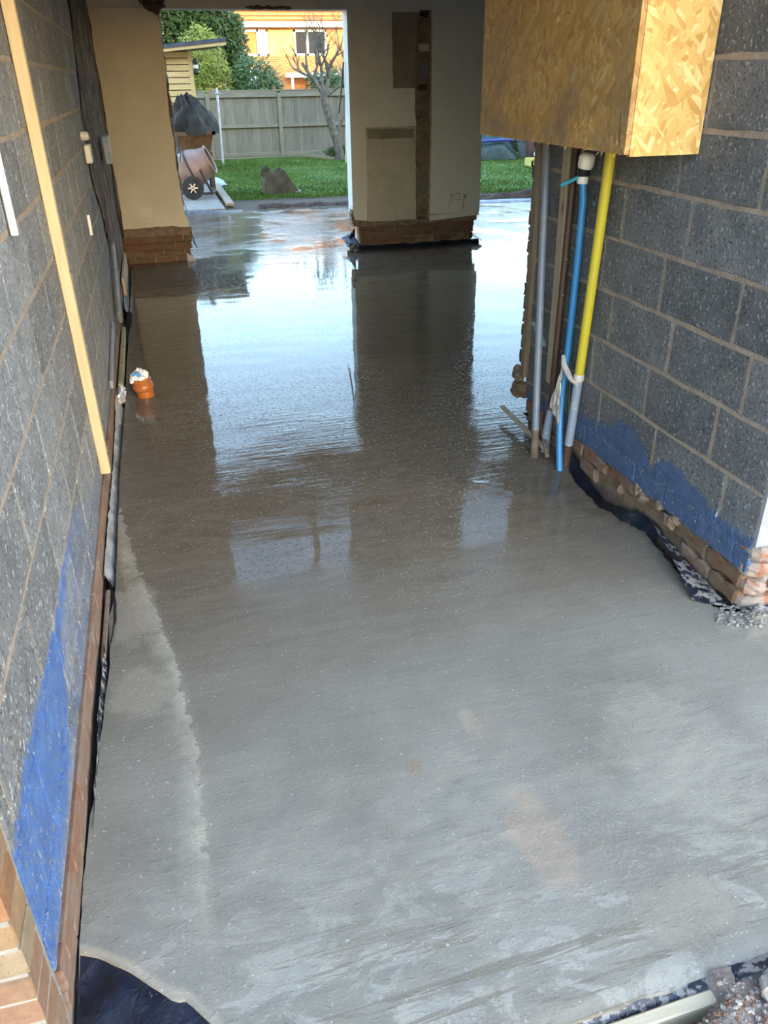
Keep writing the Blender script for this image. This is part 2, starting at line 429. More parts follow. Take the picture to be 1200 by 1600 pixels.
    h = t.math('ADD', h, t.math('MULTIPLY', pits, t.curve(Y, [(0.8, 0.0005), (2.0, 0.0006), (2.5, 0.0013), (3.4, 0.0013), (5.5, 0.0002), (13, 0.0002)], 0.8, 13, 0, 0.002)))
    fine = t.math('MULTIPLY', t.noise(P, 130, 4, 0.7), t.mr(Y, 1.8, 2.8, 0.0010, 0.0))
    h = t.math('ADD', h, fine)
    nr = t.bump(h, 1.0, 1.0)
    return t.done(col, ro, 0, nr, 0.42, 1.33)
M_FLOOR = floor_material()

def osb_material(name, tint, dirt):
    t = NT(name); P = t.pos(); X, Y, Z = t.sep(P)
    v = t.comb(t.math('ADD', X, t.math('MULTIPLY', Y, 1.0)), Z, 0.0)
    v = t.n('ShaderNodeVectorMath', {0: v, 1: t.n('ShaderNodeVectorMath', {0: t.n('ShaderNodeTexNoise', {'Vector': v, 'Scale': 6.0, 'Detail': 2}).outputs['Color'], 3: 0.012}, operation='SCALE').outputs[0]}, operation='ADD').outputs[0]
    col = None
    stops = [(0.0, (0.50, 0.28, 0.085)), (0.2, (0.58, 0.35, 0.12)), (0.55, (0.66, 0.42, 0.15)), (0.85, (0.70, 0.47, 0.19)), (1.0, (0.78, 0.58, 0.29))]
    for i, (rot, sx, sy) in enumerate(((0.25, 13, 48), (-0.6, 16, 55), (1.35, 14, 46), (-1.2, 18, 60), (0.8, 12, 44))):
        vr = t.map(t.map(v, (1, 1, 1), (0, 0, rot)), (sx, sy, 1), (0, 0, 0), (i * 3.1, i * 1.7, 0))
        c = t.n('ShaderNodeTexVoronoi', {'Vector': vr, 'Scale': 1.0, 'Randomness': 1.0}).outputs['Color']
        cs = t.sep(c)
        g = t.noise(t.map(vr, (0.5, 2.2, 1)), 1.0, 3)
        cc = t.ramp(t.math('ADD', cs[0], t.mr(g, 0.3, 0.7, -0.12, 0.12)), stops)
        if col is None: col = cc; hh = cs[0]
        else:
            mk = t.math('GREATER_THAN', cs[1], 0.62)
            col = t.mix(mk, col, cc)
            hh = t.mr(mk, 0, 1, hh, cs[0])
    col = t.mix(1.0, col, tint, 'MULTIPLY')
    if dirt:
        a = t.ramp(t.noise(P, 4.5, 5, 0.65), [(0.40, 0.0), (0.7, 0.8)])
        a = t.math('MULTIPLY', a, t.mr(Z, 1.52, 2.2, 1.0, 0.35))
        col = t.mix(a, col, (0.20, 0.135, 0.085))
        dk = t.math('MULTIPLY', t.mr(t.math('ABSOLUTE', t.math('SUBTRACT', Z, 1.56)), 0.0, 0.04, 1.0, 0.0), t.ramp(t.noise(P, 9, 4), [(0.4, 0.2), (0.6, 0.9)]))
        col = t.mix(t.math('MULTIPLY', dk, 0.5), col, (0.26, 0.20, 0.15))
    return t.done(col, 0.55, 0, t.bump(hh, 0.25, 0.003), 0.4)
M_OSB = osb_material('osb_clean', (1.0, 0.98, 0.92), False)
M_OSB_D = osb_material('osb_dirty_shaded', (0.80, 0.72, 0.60), True)  # tint puts the side's shade into the colour, besides its real dirt

def plaster_mat(name, c1, c2, sc=3.0, stain=None):
    t = NT(name); P = t.pos()
    col = t.ramp(t.noise(P, sc, 5, 0.6), [(0.3, c1), (0.7, c2)])
    if stain:
        col = t.mix(t.ramp(t.noise(t.map(P, (3, 3, 1)), 6, 5, 0.7), [(0.56, 0.0), (0.72, 0.55)]), col, stain)
    return t.done(col, 0.8, 0, t.bump(t.noise(P, 45, 4), 0.15, 0.004), 0.3)
M_CREAM = plaster_mat('cream_plaster', (0.60, 0.57, 0.485), (0.67, 0.64, 0.555))
M_CREAM2 = plaster_mat('pale_cream_plaster', (0.62, 0.595, 0.535), (0.69, 0.665, 0.605))
M_PATCH = plaster_mat('bare_render_light', (0.42, 0.38, 0.31), (0.54, 0.50, 0.41), 4.0, (0.34, 0.29, 0.22))
M_PATCH_D = plaster_mat('bare_render_dark', (0.20, 0.175, 0.135), (0.27, 0.24, 0.19), 5.0)
M_BOARD = plaster_mat('white_board', (0.66, 0.64, 0.60), (0.73, 0.71, 0.67), 2.0, (0.55, 0.50, 0.42))
M_REVEAL = plaster_mat('white_reveal', (0.72, 0.74, 0.77), (0.82, 0.83, 0.85), 4.0, (0.6, 0.5, 0.4))
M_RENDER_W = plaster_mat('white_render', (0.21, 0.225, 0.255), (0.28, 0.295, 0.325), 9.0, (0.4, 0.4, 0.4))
def scrape_mat():
    t = NT('scraped_brown_render'); P = t.pos(); X, Y, Z = t.sep(P)
    st = t.noise(t.map(P, (1, 7, 0.7)), 2.2, 6, 0.65, 0.8)
    col = t.ramp(st, [(0.30, (0.065, 0.045, 0.035)), (0.45, (0.16, 0.115, 0.09)), (0.58, (0.27, 0.215, 0.18)), (0.72, (0.40, 0.35, 0.31))])
    d = t.ramp(t.noise(P, 5, 5, 0.7), [(0.45, 0.0), (0.6, 0.8)])
    col = t.mix(t.math('MULTIPLY', d, t.mr(Z, 0.8, 2.2, 0.35, 1.0)), col, (0.085, 0.055, 0.04))
    return t.done(col, 0.9, 0, t.bump(t.noise(t.map(P, (1, 2, 1)), 30, 5, 0.7), 0.9, 0.02), 0.2)
M_SCRAPE = scrape_mat()

def wood_mat(name, c1, c2, axis='Z', knots=True, rough=0.65, var=0.0):
    t = NT(name); P = t.pos()
    s = {'Z': (14, 14, 1), 'Y': (14, 1, 14), 'X': (1, 14, 14)}[axis]
    col = t.ramp(t.noise(t.map(P, s), 3.0, 5, 0.6, 0.6), [(0.3, c1), (0.7, c2)])
    if knots:
        kd = t.voro(t.map(P, tuple(0.45 if a > 1 else 0.25 for a in s)), 12, 'F1')
        col = t.mix(t.ramp(kd, [(0.06, 0.85), (0.13, 0.0)]), col, (0.20, 0.10, 0.04))
    if var:
        r = t.mr(t.rand(), 0, 1, 1 - var, 1 + var); col = t.mix(1.0, col, t.comb(r, r, r), 'MULTIPLY')
    return t.done(col, rough, 0, t.bump(t.noise(t.map(P, s), 12, 4), 0.25, 0.004), 0.35)
M_PINE = wood_mat('fresh_pine', (0.45, 0.345, 0.20), (0.56, 0.45, 0.285))
M_PINE_Y = wood_mat('treated_lath', (0.30, 0.27, 0.13), (0.44, 0.39, 0.21), 'Y')
M_PINE_X = wood_mat('shutter_board', (0.50, 0.41, 0.28), (0.66, 0.57, 0.42), 'X')
M_TIMBER = wood_mat('dull_timber', (0.34, 0.27, 0.19), (0.46, 0.38, 0.28))
M_OLDWOOD = wood_mat('old_brown_timber', (0.16, 0.11, 0.075), (0.28, 0.21, 0.15))
M_FENCE = wood_mat('weathered_fence_board', (0.20, 0.19, 0.15), (0.33, 0.31, 0.245), 'Z', False, 0.85, 0.12)
M_FENCE_R = wood_mat('weathered_fence_rail', (0.22, 0.21, 0.16), (0.34, 0.315, 0.24), 'X', False, 0.85, 0.05)
M_CLAD = wood_mat('shed_cladding', (0.55, 0.40, 0.17), (0.70, 0.54, 0.27), 'X', True, 0.7, 0.08)

M_ROOFFELT = simple('roof_felt', (0.045, 0.055, 0.075), (0.085, 0.10, 0.13), 9, 0.75, 0.3)
def film_mat(name, c1, c2, rough, spec, dirt=(0.33, 0.30, 0.27), amt=0.6, thr=0.58):
    t = NT(name); P = t.pos()
    col = t.ramp(t.noise(P, 9, 4), [(0.35, c1), (0.65, c2)])
    d = t.ramp(t.noise(P, 26, 5, 0.7), [(thr, 0.0), (thr + 0.06, amt)])
    col = t.mix(d, col, dirt)
    nr = t.bump(t.noise(P, 24, 4, 0.6, 1.0), 0.5, 0.012)
    return t.done(col, t.mr(d, 0, 1, rough, 0.7), 0, nr, spec)
M_DPM = film_mat('black_plastic_sheet', (0.006, 0.008, 0.014), (0.014, 0.019, 0.036), 0.28, 0.5, amt=0.55, thr=0.66)
M_DPM_D = film_mat('splashed_plastic_sheet', (0.008, 0.010, 0.017), (0.022, 0.029, 0.048), 0.3, 0.5, (0.30, 0.28, 0.255), 0.85, 0.50)
M_FOIL = film_mat('grey_edge_foil', (0.22, 0.22, 0.225), (0.42, 0.43, 0.45), 0.28, 0.7, (0.16, 0.15, 0.14), 0.5, 0.55)
def plastic(name, c, rough=0.35, var=None, dirt=None, amt=0.6, thr=0.56, sc=14):
    t = NT(name); P = t.pos(); col = (*c, 1)
    if dirt:
        col = t.mix(t.ramp(t.noise(P, sc, 5, 0.7), [(thr, 0.0), (thr + 0.07, amt)]), c, dirt)
    return t.done(col, rough, 0, None, 0.5)
M_YELLOW = plastic('yellow_gas_pipe', (0.50, 0.42, 0.03), 0.4, dirt=(0.45, 0.38, 0.08), amt=0.4)
M_BLUEPIPE = plastic('blue_water_pipe', (0.035, 0.22, 0.50), 0.35, dirt=(0.30, 0.32, 0.36), amt=0.35, thr=0.6)
M_GREYPIPE = plastic('grey_blue_conduit', (0.15, 0.185, 0.25), 0.45, dirt=(0.25, 0.23, 0.21), amt=0.4)
M_TAPE = plastic('grey_wrap', (0.22, 0.27, 0.36), 0.5, dirt=(0.42, 0.42, 0.42), amt=0.7)
M_RUST = plastic('rusty_pipe', (0.10, 0.04, 0.022), 0.6, dirt=(0.16, 0.075, 0.04), amt=0.8)
M_RUSTSPOT = plastic('splashed_rusty_pipe', (0.055, 0.026, 0.016), 0.6, dirt=(0.60, 0.56, 0.50), amt=0.9, thr=0.62, sc=70)
M_WHITEPL = plastic('white_plastic', (0.72, 0.72, 0.70), 0.4)
M_BLUELEVER = plastic('blue_lever', (0.02, 0.26, 0.40), 0.35)
M_BLACKPL = plastic('black_plastic', (0.012, 0.012, 0.014), 0.45)
M_GREENPIPE = plastic('dark_green_cable', (0.01, 0.05, 0.035), 0.5)
M_ORANGE = plastic('brown_drain_pipe', (0.36, 0.11, 0.025), 0.3, dirt=(0.30, 0.20, 0.13), amt=0.5, thr=0.6)
M_RAG = plastic('white_rag', (0.74, 0.76, 0.78), 0.8)
M_RAGBLUE = plastic('blue_rag', (0.05, 0.24, 0.52), 0.7)
M_CLEAR = simple('dusty_clear_film', (0.42, 0.39, 0.36), (0.60, 0.57, 0.54), 20, 0.3, 0.4, 40)
M_SOIL = mortar_mat('dark_soil', (0.045, 0.030, 0.022), (0.14, 0.10, 0.075))
M_SOIL_G = mortar_mat('grey_trodden_soil', (0.10, 0.078, 0.056), (0.20, 0.165, 0.125))
M_GRAVEL = simple('gravel_stone', (0.16, 0.135, 0.12), (0.36, 0.33, 0.31), 25, 0.85, 0.4, 90)
M_REDGRIT = simple('brick_grit', (0.16, 0.08, 0.05), (0.28, 0.17, 0.12), 40, 0.9, 0.5, 90)
M_PAVING = simple('pale_paving', (0.27, 0.25, 0.22), (0.37, 0.345, 0.31), 8, 0.85, 0.3, 60)
M_ROADGREY = simple('front_yard', (0.16, 0.15, 0.14), (0.25, 0.235, 0.22), 5, 0.9, 0.4, 40)
def grass_mat(name, a, b, c):
    t = NT(name); P = t.pos()
    col = t.ramp(t.noise(P, 1.6, 5, 0.65), [(0.28, a), (0.5, b), (0.75, c)])
    return t.done(col, 0.8, 0, None, 0.2)
M_GRASS = grass_mat('lawn_green', (0.055, 0.115, 0.018), (0.10, 0.175, 0.03), (0.165, 0.22, 0.045))
def leaf_mat(name, a, b, rough=0.55):
    t = NT(name); P = t.pos()
    col = t.ramp(t.noise(P, 9, 3), [(0.35, a), (0.65, b)])
    return t.done(col, rough, 0, None, 0.4)
M_CONIFER = leaf_mat('conifer_leaf', (0.022, 0.050, 0.012), (0.075, 0.12, 0.022))
M_LEAF_Y = leaf_mat('yellow_green_leaf', (0.14, 0.19, 0.025), (0.33, 0.36, 0.065))
M_LEAF_G = leaf_mat('glossy_green_leaf', (0.03, 0.075, 0.022), (0.12, 0.19, 0.05), 0.35)
M_LEAF_D = leaf_mat('dark_hedge_leaf', (0.015, 0.035, 0.012), (0.05, 0.09, 0.025))
M_BARK = simple('grey_bark', (0.10, 0.085, 0.07), (0.24, 0.21, 0.175), 10, 0.9, 0.6, 40)
def house_brick():
    t = NT('far_brickwork'); P = t.pos(); X, Y, Z = t.sep(P)
    b = t.n('ShaderNodeTexBrick', {'Vector': t.comb(t.math('ADD', X, Y), Z, 0.0), 'Color1': (0.50, 0.17, 0.05, 1), 'Color2': (0.58, 0.25, 0.08, 1), 'Mortar': (0.5, 0.36, 0.2, 1), 'Scale': 1.0, 'Mortar Size': 0.006, 'Brick Width': 0.225, 'Row Height': 0.075}).outputs[0]
    return t.done(b, 0.85, 0, None, 0.2)
M_HBRICK = house_brick()
M_SUNGLOW = plaster_mat('yellow_sun_glow', (0.66, 0.55, 0.12), (0.72, 0.60, 0.17), 2.0)
M_ROOFTILE = simple('orange_roof_tile', (0.46, 0.18, 0.06), (0.58, 0.27, 0.10), 3, 0.85, 0.6, 8, stretch=(1, 1, 4), bdist=0.05)
M_WHITE = simple('white_paintwork', (0.78, 0.77, 0.74), None, rough=0.4)
M_WINRED = simple('orange_curtain', (0.45, 0.14, 0.04), (0.55, 0.22, 0.07), 5, 0.8)
def glass_mat(name):
    t = NT(name)
    return t.done((0.9, 0.95, 0.95), 0.02, 0, None, 0.5, 1.45, 1.0)
M_GLASSDARK = simple('dark_glass', (0.03, 0.035, 0.04), None, rough=0.08, spec=0.6)
t_ = NT('window_glass')
_tr = t_.n('ShaderNodeBsdfTransparent', {'Color': (0.93, 0.96, 0.97, 1)}); _gl = t_.n('ShaderNodeBsdfGlossy', {'Roughness': 0.02})
_fr = t_.n('ShaderNodeFresnel', {'IOR': 1.4}); _ms = t_.n('ShaderNodeMixShader', {0: _fr.outputs[0], 1: _tr.outputs[0], 2: _gl.outputs[0]})
t_.t.links.new(_ms.outputs[0], t_.out.inputs[0]); M_GLASS = t_.m
M_CANVAS = simple('dark_canvas', (0.016, 0.015, 0.012), (0.04, 0.036, 0.029), 6, 0.85, 0.5, 14, bdist=0.03)
M_MIXER = simple('worn_mixer_steel', (0.30, 0.185, 0.145), (0.42, 0.30, 0.25), 5, 0.5, 0.2, 30, metal=0.25)
M_STEELDK = simple('dark_steel', (0.045, 0.042, 0.04), (0.10, 0.09, 0.08), 8, 0.5, 0.2, metal=0.4)
M_RUSTBOX = simple('rusty_steel', (0.11, 0.065, 0.035), (0.24, 0.15, 0.08), 6, 0.7, 0.3, metal=0.2)
M_BUCKET = simple('muddy_bucket_steel', (0.06, 0.05, 0.036), (0.15, 0.125, 0.095), 5, 0.7, 0.4, 20)
M_RUBBER = simple('tyre_rubber', (0.025, 0.025, 0.025), (0.06, 0.058, 0.055), 10, 0.8)
M_GALV = simple('galvanised_pole', (0.36, 0.38, 0.40), (0.50, 0.52, 0.54), 8, 0.45, metal=0.6)
M_TARP = film_mat('green_tarpaulin', (0.012, 0.045, 0.045), (0.025, 0.085, 0.085), 0.3, 0.5, (0.10, 0.16, 0.17), 0.4, 0.6)
M_TARPBLUE = simple('blue_tarp_band', (0.03, 0.06, 0.30), None, rough=0.4)
M_POT = simple('grey_plant_pot', (0.25, 0.26, 0.26), (0.33, 0.33, 0.32), 5, 0.8)
M_BIN = simple('brown_bin_plastic', (0.20, 0.085, 0.060), (0.25, 0.11, 0.08), 4, 0.6)
M_CRATE = simple('yellow_crate', (0.70, 0.62, 0.16), (0.76, 0.68, 0.22), 5, 0.6)
M_BLUESHEET = simple('pale_blue_sheet', (0.35, 0.45, 0.60), (0.60, 0.66, 0.75), 9, 0.4, 0.4, 20)
M_PENCIL = simple('dark_pencil', (0.10, 0.08, 0.06), None, rough=0.8)
M_STAIN = simple('brown_stain', (0.22, 0.13, 0.06), None, rough=0.8)

# ================================================================ SETTING
XL, XR = -0.42, 1.903          # faces of the left and right block walls
YW, YB = 9.5, 9.72             # front and back of the rear wall line
ZC = 5.4                       # eaves of the gutted two storey shell

# ---- ground under everything
g = MB().box(-120, 120, -120, 160, -0.6, -0.16).build('ground', M_ROADGREY)
struct(g, 'bare grey brown ground around the building', 'ground')

# ---- freshly poured floor slab
PROF = [(0.7, 0.0), (2.7, 0.0), (3.15, 0.004), (3.38, 0.006), (3.6, 0.0042), (4.4, -0.003), (5.6, -0.005), (7.5, -0.002), (9.5, 0.0), (14, 0.0)]
def prof(y): return sum(lerp(PROF, y + d) for d in (-0.14, -0.07, 0, 0.07, 0.14)) / 5
EDGE_R = [(1.9, 1.93), (2.02, 1.84), (2.12, 1.80), (2.4, 1.85), (2.62, 1.87), (2.75, 1.83), (2.9, 1.80), (3.13, 1.81), (3.3, 1.85), (3.5, 1.92), (4.1, 1.95)]
FRONT_L = [(-0.42, 1.275), (-0.36, 1.25), (-0.30, 1.20), (-0.24, 1.14), (-0.20, 1.100), (-0.175, 1.098), (-0.15, 1.065), (-0.125, 1.03), (-0.06, 0.93), (0.02, 0.83), (0.6, 0.825), (1.1, 0.842), (2.5, 0.86)]
RIDGE = [Vector((1.15, 3.38)), Vector((1.45, 3.16)), Vector((1.60, 3.0)), Vector((1.75, 2.78)), Vector((1.86, 2.6))]
def ridge_d(x, y):
    p = Vector((x, y)); best = 9
    for a, b in zip(RIDGE, RIDGE[1:]):
        t = max(0, min(1, (p - a).dot(b - a) / (b - a).length_squared)); best = min(best, (p - (a + (b - a) * t)).length)
    return best
def back_edge(x): return 13.32 - 0.098 * (x - 0.5)
LRIDGE = [(1.0, -0.115), (1.36, -0.11), (1.53, -0.102), (1.82, -0.103), (2.26, -0.145), (2.64, -0.22), (2.99, -0.285), (3.3, -0.36)]
def floor_z(x, y):
    z = prof(y) + 0.0016 * ns(x * 1.1, y * 1.1, 3.0) + 0.0007 * ns(x * 3, y * 6, 9.0)
    if y < 3.4:
        z += 0.0025 * ns(x * 7, y * 7, 1) * sstep(2.2, 1.4, y) + 0.0012 * ns(x * 18, y * 30, 2) * sstep(2.0, 1.2, y)
        lx = lerp(LRIDGE, y)
        z += 0.004 * sstep(lx + 0.006, lx - 0.01, x) * sstep(3.2, 2.6, y)
    if 0.9 < x < 2 and 2.4 < y < 3.6:
        d = ridge_d(x, y); z += 0.004 * math.exp(-(d / 0.05) ** 2) * (0.7 + 0.5 * ns(x * 14, y * 14)) + 0.004 * math.exp(-(d / 0.13) ** 2)
    if 1.6 < x < 2.6 and 1.6 < y < 2.4:      # muck swept against the corner of the wall
        z += 0.022 * math.exp(-(((x - 1.98) / 0.13) ** 2 + ((y - 1.93) / 0.10) ** 2)) * (1 + 0.8 * ns(x * 22, y * 22))
    if 1.98 < y < 4.08 and x < 2.4:
        e = lerp(EDGE_R, y) + 0.012 * ns(y * 14, 5)
        z -= 0.16 * sstep(e, e + 0.035, x)
    be = back_edge(x) + 0.03 * ns(x * 2.0, 8)
    z -= 0.14 * sstep(be, be + 0.08, y)
    return z
def left_edge(y):   # slab stops short of the wall, the gap holds sheet and laths
    return lerp([(1.2, -0.41), (1.64, -0.405), (1.75, -0.396), (2.1, -0.384), (2.32, -0.373), (2.6, -0.385), (2.75, -0.368), (3.06, -0.367), (3.9, -0.372), (5, -0.365), (6.3, -0.361), (8.6, -0.357), (9.3, -0.36)], y) + 0.004 * ns(y * 9, 4)
ys = []; y = 0.74
while y < 13.6:
    ys.append(y); y += 0.011 + 0.0035 * max(0, y - 1.5) * (1 if y < 6 else 1.6)
xs = []; x = 0.0
while x < 2.45: xs.append(x); x += 0.0145
while x < 9.0: xs.append(x); x += 0.0145 + (x - 2.4) * 0.06
vs = []; fs = []; nx = len(xs)
for yy in ys:
    le = left_edge(yy) if yy < 9.4 else -0.9
    for i, xx in enumerate(xs):
        X = le + xx * (1 if yy < 9.4 else 1.06)
        Y_ = yy
        if yy < 1.7:
            fy = lerp(FRONT_L, X) + 0.006 * ns(X * 16, 2); Y_ = fy + (yy - 0.74) / 0.96 * (1.7 - fy)
        vs.append((X, Y_, floor_z(X, Y_) - 0.006 * sstep(0.78, 0.74, yy)))
for j in range(len(ys) - 1):
    for i in range(nx - 1):
        fs.append((j * nx + i, j * nx + i + 1, (j + 1) * nx + i + 1, (j + 1) * nx + i))
o = len(vs)                       # a lip down the left side gives the slab its thickness
for j, yy in enumerate(ys): vs.append((vs[j * nx][0], yy, -0.14))
for j in range(len(ys) - 1): fs.append((j * nx, (j + 1) * nx, o + j + 1, o + j))
o = len(vs)                       # and down the front
for i in range(nx): vs.append((vs[i][0], vs[i][1] - 0.006, -0.14))
for i in range(nx - 1): fs.append((i, i + 1, o + i + 1, o + i))
mb = MB(); mb.add(vs, fs); fl = mb.build('floor', M_FLOOR, None, True)
for p in fl.data.polygons: p.use_smooth = True
struct(fl, 'wet freshly poured concrete floor slab with glossy puddled surface', 'floor')

# ---- wall piece maker: faces with slightly ragged outline, a few shared variants
def piece_mesh(name, w, h, d, mat, seed, jit=0.0035, cham=0.003, segs=4):
    """slab in the YZ plane, front face at x=0 looking to +X, body to -X; origin at lower corner"""
    rs = random.Random(seed)
    ring = []
    for k in range(segs): ring.append((w * k / segs, 0))
    for k in range(2): ring.append((w, h * k / 2))
    for k in range(segs): ring.append((w - w * k / segs, h))
    for k in range(2): ring.append((0, h - h * k / 2))
    outer = [(a + rs.uniform(-jit, jit), b + rs.uniform(-jit, jit)) for a, b in ring]
    ce = (w / 2, h / 2); n = len(ring)
    inner = [(a + (cham if a < ce[0] else -cham if a > ce[0] else 0) * 1.0, b + (cham if b < ce[1] else -cham if b > ce[1] else 0)) for a, b in outer]
    v = [(-d, a, b) for a, b in outer] + [(-cham * 0.8, a, b) for a, b in outer] + [(rs.uniform(-0.001, 0.001), a, b) for a, b in inner]
    f = [tuple(2 * n + i for i in range(n))]
    for i in range(n):
        j = (i + 1) % n
        f.append((i, j, n + j, n + i)); f.append((n + i, n + j, 2 * n + j, 2 * n + i))
    return MB().add(v, f).mesh(name, mat, False)
def piece_set(name, w, h, d, mat, count, **kw): return [piece_mesh(name, w, h, d, mat, 11 * i + int(w * 1000), **kw) for i in range(count)]
_cache = {}
def piece(name, w, h, d, mat, **kw):
    k = (name, round(w, 3), round(h, 3), mat.name, tuple(kw.items()))
    if k not in _cache: _cache[k] = piece_set(name, w, h, d, mat, 5 if w > 0.1 else 2, **kw)
    return random.choice(_cache[k])
def put(name, me, parent, loc, rz=0.0):
    o = bpy.data.objects.new(name, me); COL.objects.link(o); o.parent = parent
    o.location = loc; o.rotation_euler = (0, 0, rz)
    return o
def course(parent, name, mat, facing, plane, a0, a1, z, length, h, d, start, joint=0.01, jitter=0.002, **kw):
    """lay one course of pieces along a wall. facing: '+X','-X','-Y'. runs from a0 to a1 along the wall, perpends at start + n*length"""
    n0 = math.floor((a0 - start) / length); p = start + n0 * length
    while p < a1 - 0.012:
        s = max(p + joint / 2, a0); e = min(p + length - joint / 2, a1)
        w = e - s
        if w > 0.03:
            full = abs(w - (length - joint)) < 1e-4
            me = piece(name, w, h, d, mat, **kw)
            dx = rnd(-jitter, jitter)
            if facing == '+X': put(name, me, parent, (plane + dx, s, z))
            elif facing == '-X': put(name, me, parent, (plane + dx, e, z), math.pi)
            elif facing == '-Y': put(name, me, parent, (s, plane + dx, z), -math.pi / 2)
        p += length

# ---- left wall: mortar core, blocks, bricks at its foot
mb = MB().box(XL - 0.14, XL - 0.003, 1.13, YB, -0.3, ZC)
wl = mb.build('wall_left', M_MOR_L)
struct(wl, 'long grey concrete block wall with blue damp-proof paint along its foot', 'wall')
for k in range(-4, 7):
    zt = 1.844 - 0.225 * k
    start = (1.655 if k % 2 else 1.87) + rnd(-0.015, 0.015)
    course(wl, 'block', M_BLK_L, '+X', XL, 1.135, 7.6, zt - 0.225 + 0.0085, 0.4675, 0.208, 0.07, start, 0.017, 0.0012)
course(wl, 'brick', M_BLK_L, '+X', XL + 0.001, 1.135, 8.9, 0.152, 0.4675, 0.106, 0.06, 1.3, 0.008)
for i, z in enumerate((0.073, -0.005)):
    course(wl, 'brick', M_BRK_FOOT, '+X', XL + 0.012 - 0.006 * i, 1.135, 9.45, z, 0.2275, 0.073, 0.06, 1.2 + 0.11 * i, 0.004, 0.0006, jit=0.002, cham=0.006)
# scraped render where an old wall was cut off
def scrape(u, v):
    z = 0.28 + v * 2.5
    y0 = lerp([(0.2, 8.0), (0.45, 7.2), (0.6, 6.95), (0.9, 6.75), (1.2, 6.3), (1.6, 6.5), (1.9, 6.9), (2.3, 7.2), (2.8, 7.4)], z) + 0.16 * ns(z * 4, 1) + 0.12 * ns(z * 15, 3)
    y = y0 + (9.5 - y0) * u
    d = 0.002 + 0.012 * sstep(0, 0.02, u) + 0.02 * abs(ns(y * 5, z * 1.6)) + 0.010 * ns(y * 16, z * 9)
    d += 0.03 * sstep(0.75, 0.9, u) * (0.5 + 0.5 * ns(y * 9, z * 3, 4))
    return (XL + d, y, z)
pr_ = MB().grid(scrape, 60, 90).build('scraped_render', M_SCRAPE, wl, True)

# ---- facing brick return at the front of the left wall
mb = MB().box(-2.2, XL - 0.003, 1.018, 1.13, -0.3, ZC)
wq = mb.build('wall_front_left', M_MORTAR_G)
struct(wq, 'orange facing brick end of the left wall at the front opening', 'wall')
def corner_brick(mat, w, h, d, seed):
    rs = random.Random(seed); mb = MB()
    mb.obox((-w / 2, d / 2, h / 2), (1, 0, 0), (0, 1, 0), (0, 0, 1), w / 2, d / 2, h / 2, 0.004)
    mb.v = [(a + rs.uniform(-.0015, .0015), b + rs.uniform(-.0015, .0015), c + rs.uniform(-.0015, .0015)) for a, b, c in mb.v]
    return mb.mesh('brick', mat)
cb = [corner_brick(M_BRK_FACE, 0.215, 0.065, 0.1025, i) for i in range(4)]
hb = [corner_brick(M_BRK_FACE, 0.1025, 0.065, 0.1025, 9 + i) for i in range(3)]
for k in range(-2, 15):
    z = 0.03 + 0.075 * k
    if k % 2 == 0: x = XL
    else: x = XL
    row = [hb if k % 2 else cb] + [cb] * 2
    for ms in row:
        me = random.choice(ms); put('brick', me, wq, (x + rnd(-.002, .002), 1.015 + rnd(-.002, .002), z))
        x -= (0.215 if ms is cb else 0.1025) + 0.01

# ---- right wall
mb = MB().box(XR + 0.003, XR + 0.10, 2.02, 3.985, 0.145, ZC)
wr = mb.build('wall_right', M_MOR_R)
MB().box(XR + 0.035, XR + 0.10, 2.03, 3.985, -0.3, 0.10).build('footing', M_RUBBLE, wr)
struct(wr, 'grey concrete block wall with pink mortar and ragged blue paint at its foot', 'wall')
for k in range(-4, 7):
    zt = 1.816 - 0.225 * k
    start = (2.335 if k % 2 else 2.22)
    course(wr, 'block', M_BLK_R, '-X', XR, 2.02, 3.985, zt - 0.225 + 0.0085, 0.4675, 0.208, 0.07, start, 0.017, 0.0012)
course(wr, 'brick', M_BLK_R, '-X', XR - 0.001, 2.02, 3.985, 0.152, 0.2325, 0.083, 0.06, 2.1, 0.006)
random.seed(23)
for (a, b, z, dx) in ((2.03, 2.245, 0.070, 0.0), (2.25, 2.46, 0.072, 0.004), (2.03, 2.20, -0.005, -0.006), (2.21, 2.40, -0.008, 0.0), (2.62, 2.80, 0.088, 0.018), (2.82, 3.02, 0.078, 0.012), (3.04, 3.26, 0.07, 0.002), (3.28, 3.48, 0.07, 0.0), (3.14, 3.30, -0.008, 0.01), (3.50, 3.71, 0.07, -0.004), (3.74, 3.95, 0.07, -0.006), (3.55, 3.74, -0.008, -0.004)):
    me = piece_mesh('brick', b - a, 0.070, 0.07, M_BRK_FOOT if rnd(0, 1) < .6 else M_BRK_RED, int(a * 100), jit=0.008, cham=0.010)
    put('brick', me, wr, (XR + dx, b, z), math.pi)
for i, (y, z, r) in enumerate(((2.50, 0.115, 0.03), (2.46, 0.135, 0.022), (2.58, 0.145, 0.018), (2.76, 0.135, 0.026), (2.71, 0.12, 0.024), (2.9, 0.07, 0.02))):
    MB().lump((XR + 0.008, y, z), (0.022, r * 1.2, r), i, 9, 6, 0.35).build('mortar_lump', M_RUBBLE, wr, False)
# broken end of the right wall, brick side on, and old plaster
for k in range(0, 17):
    z = 0.33 + 0.075 * k
    me = piece_mesh('brick', 0.10, 0.065, 0.10, M_BRK_DARK, 300 + k, jit=0.006)
    o_ = put('brick', me, wr, (XR - 0.002 + rnd(-.006, .006), 4.085 + rnd(-.012, .012), z), math.pi)

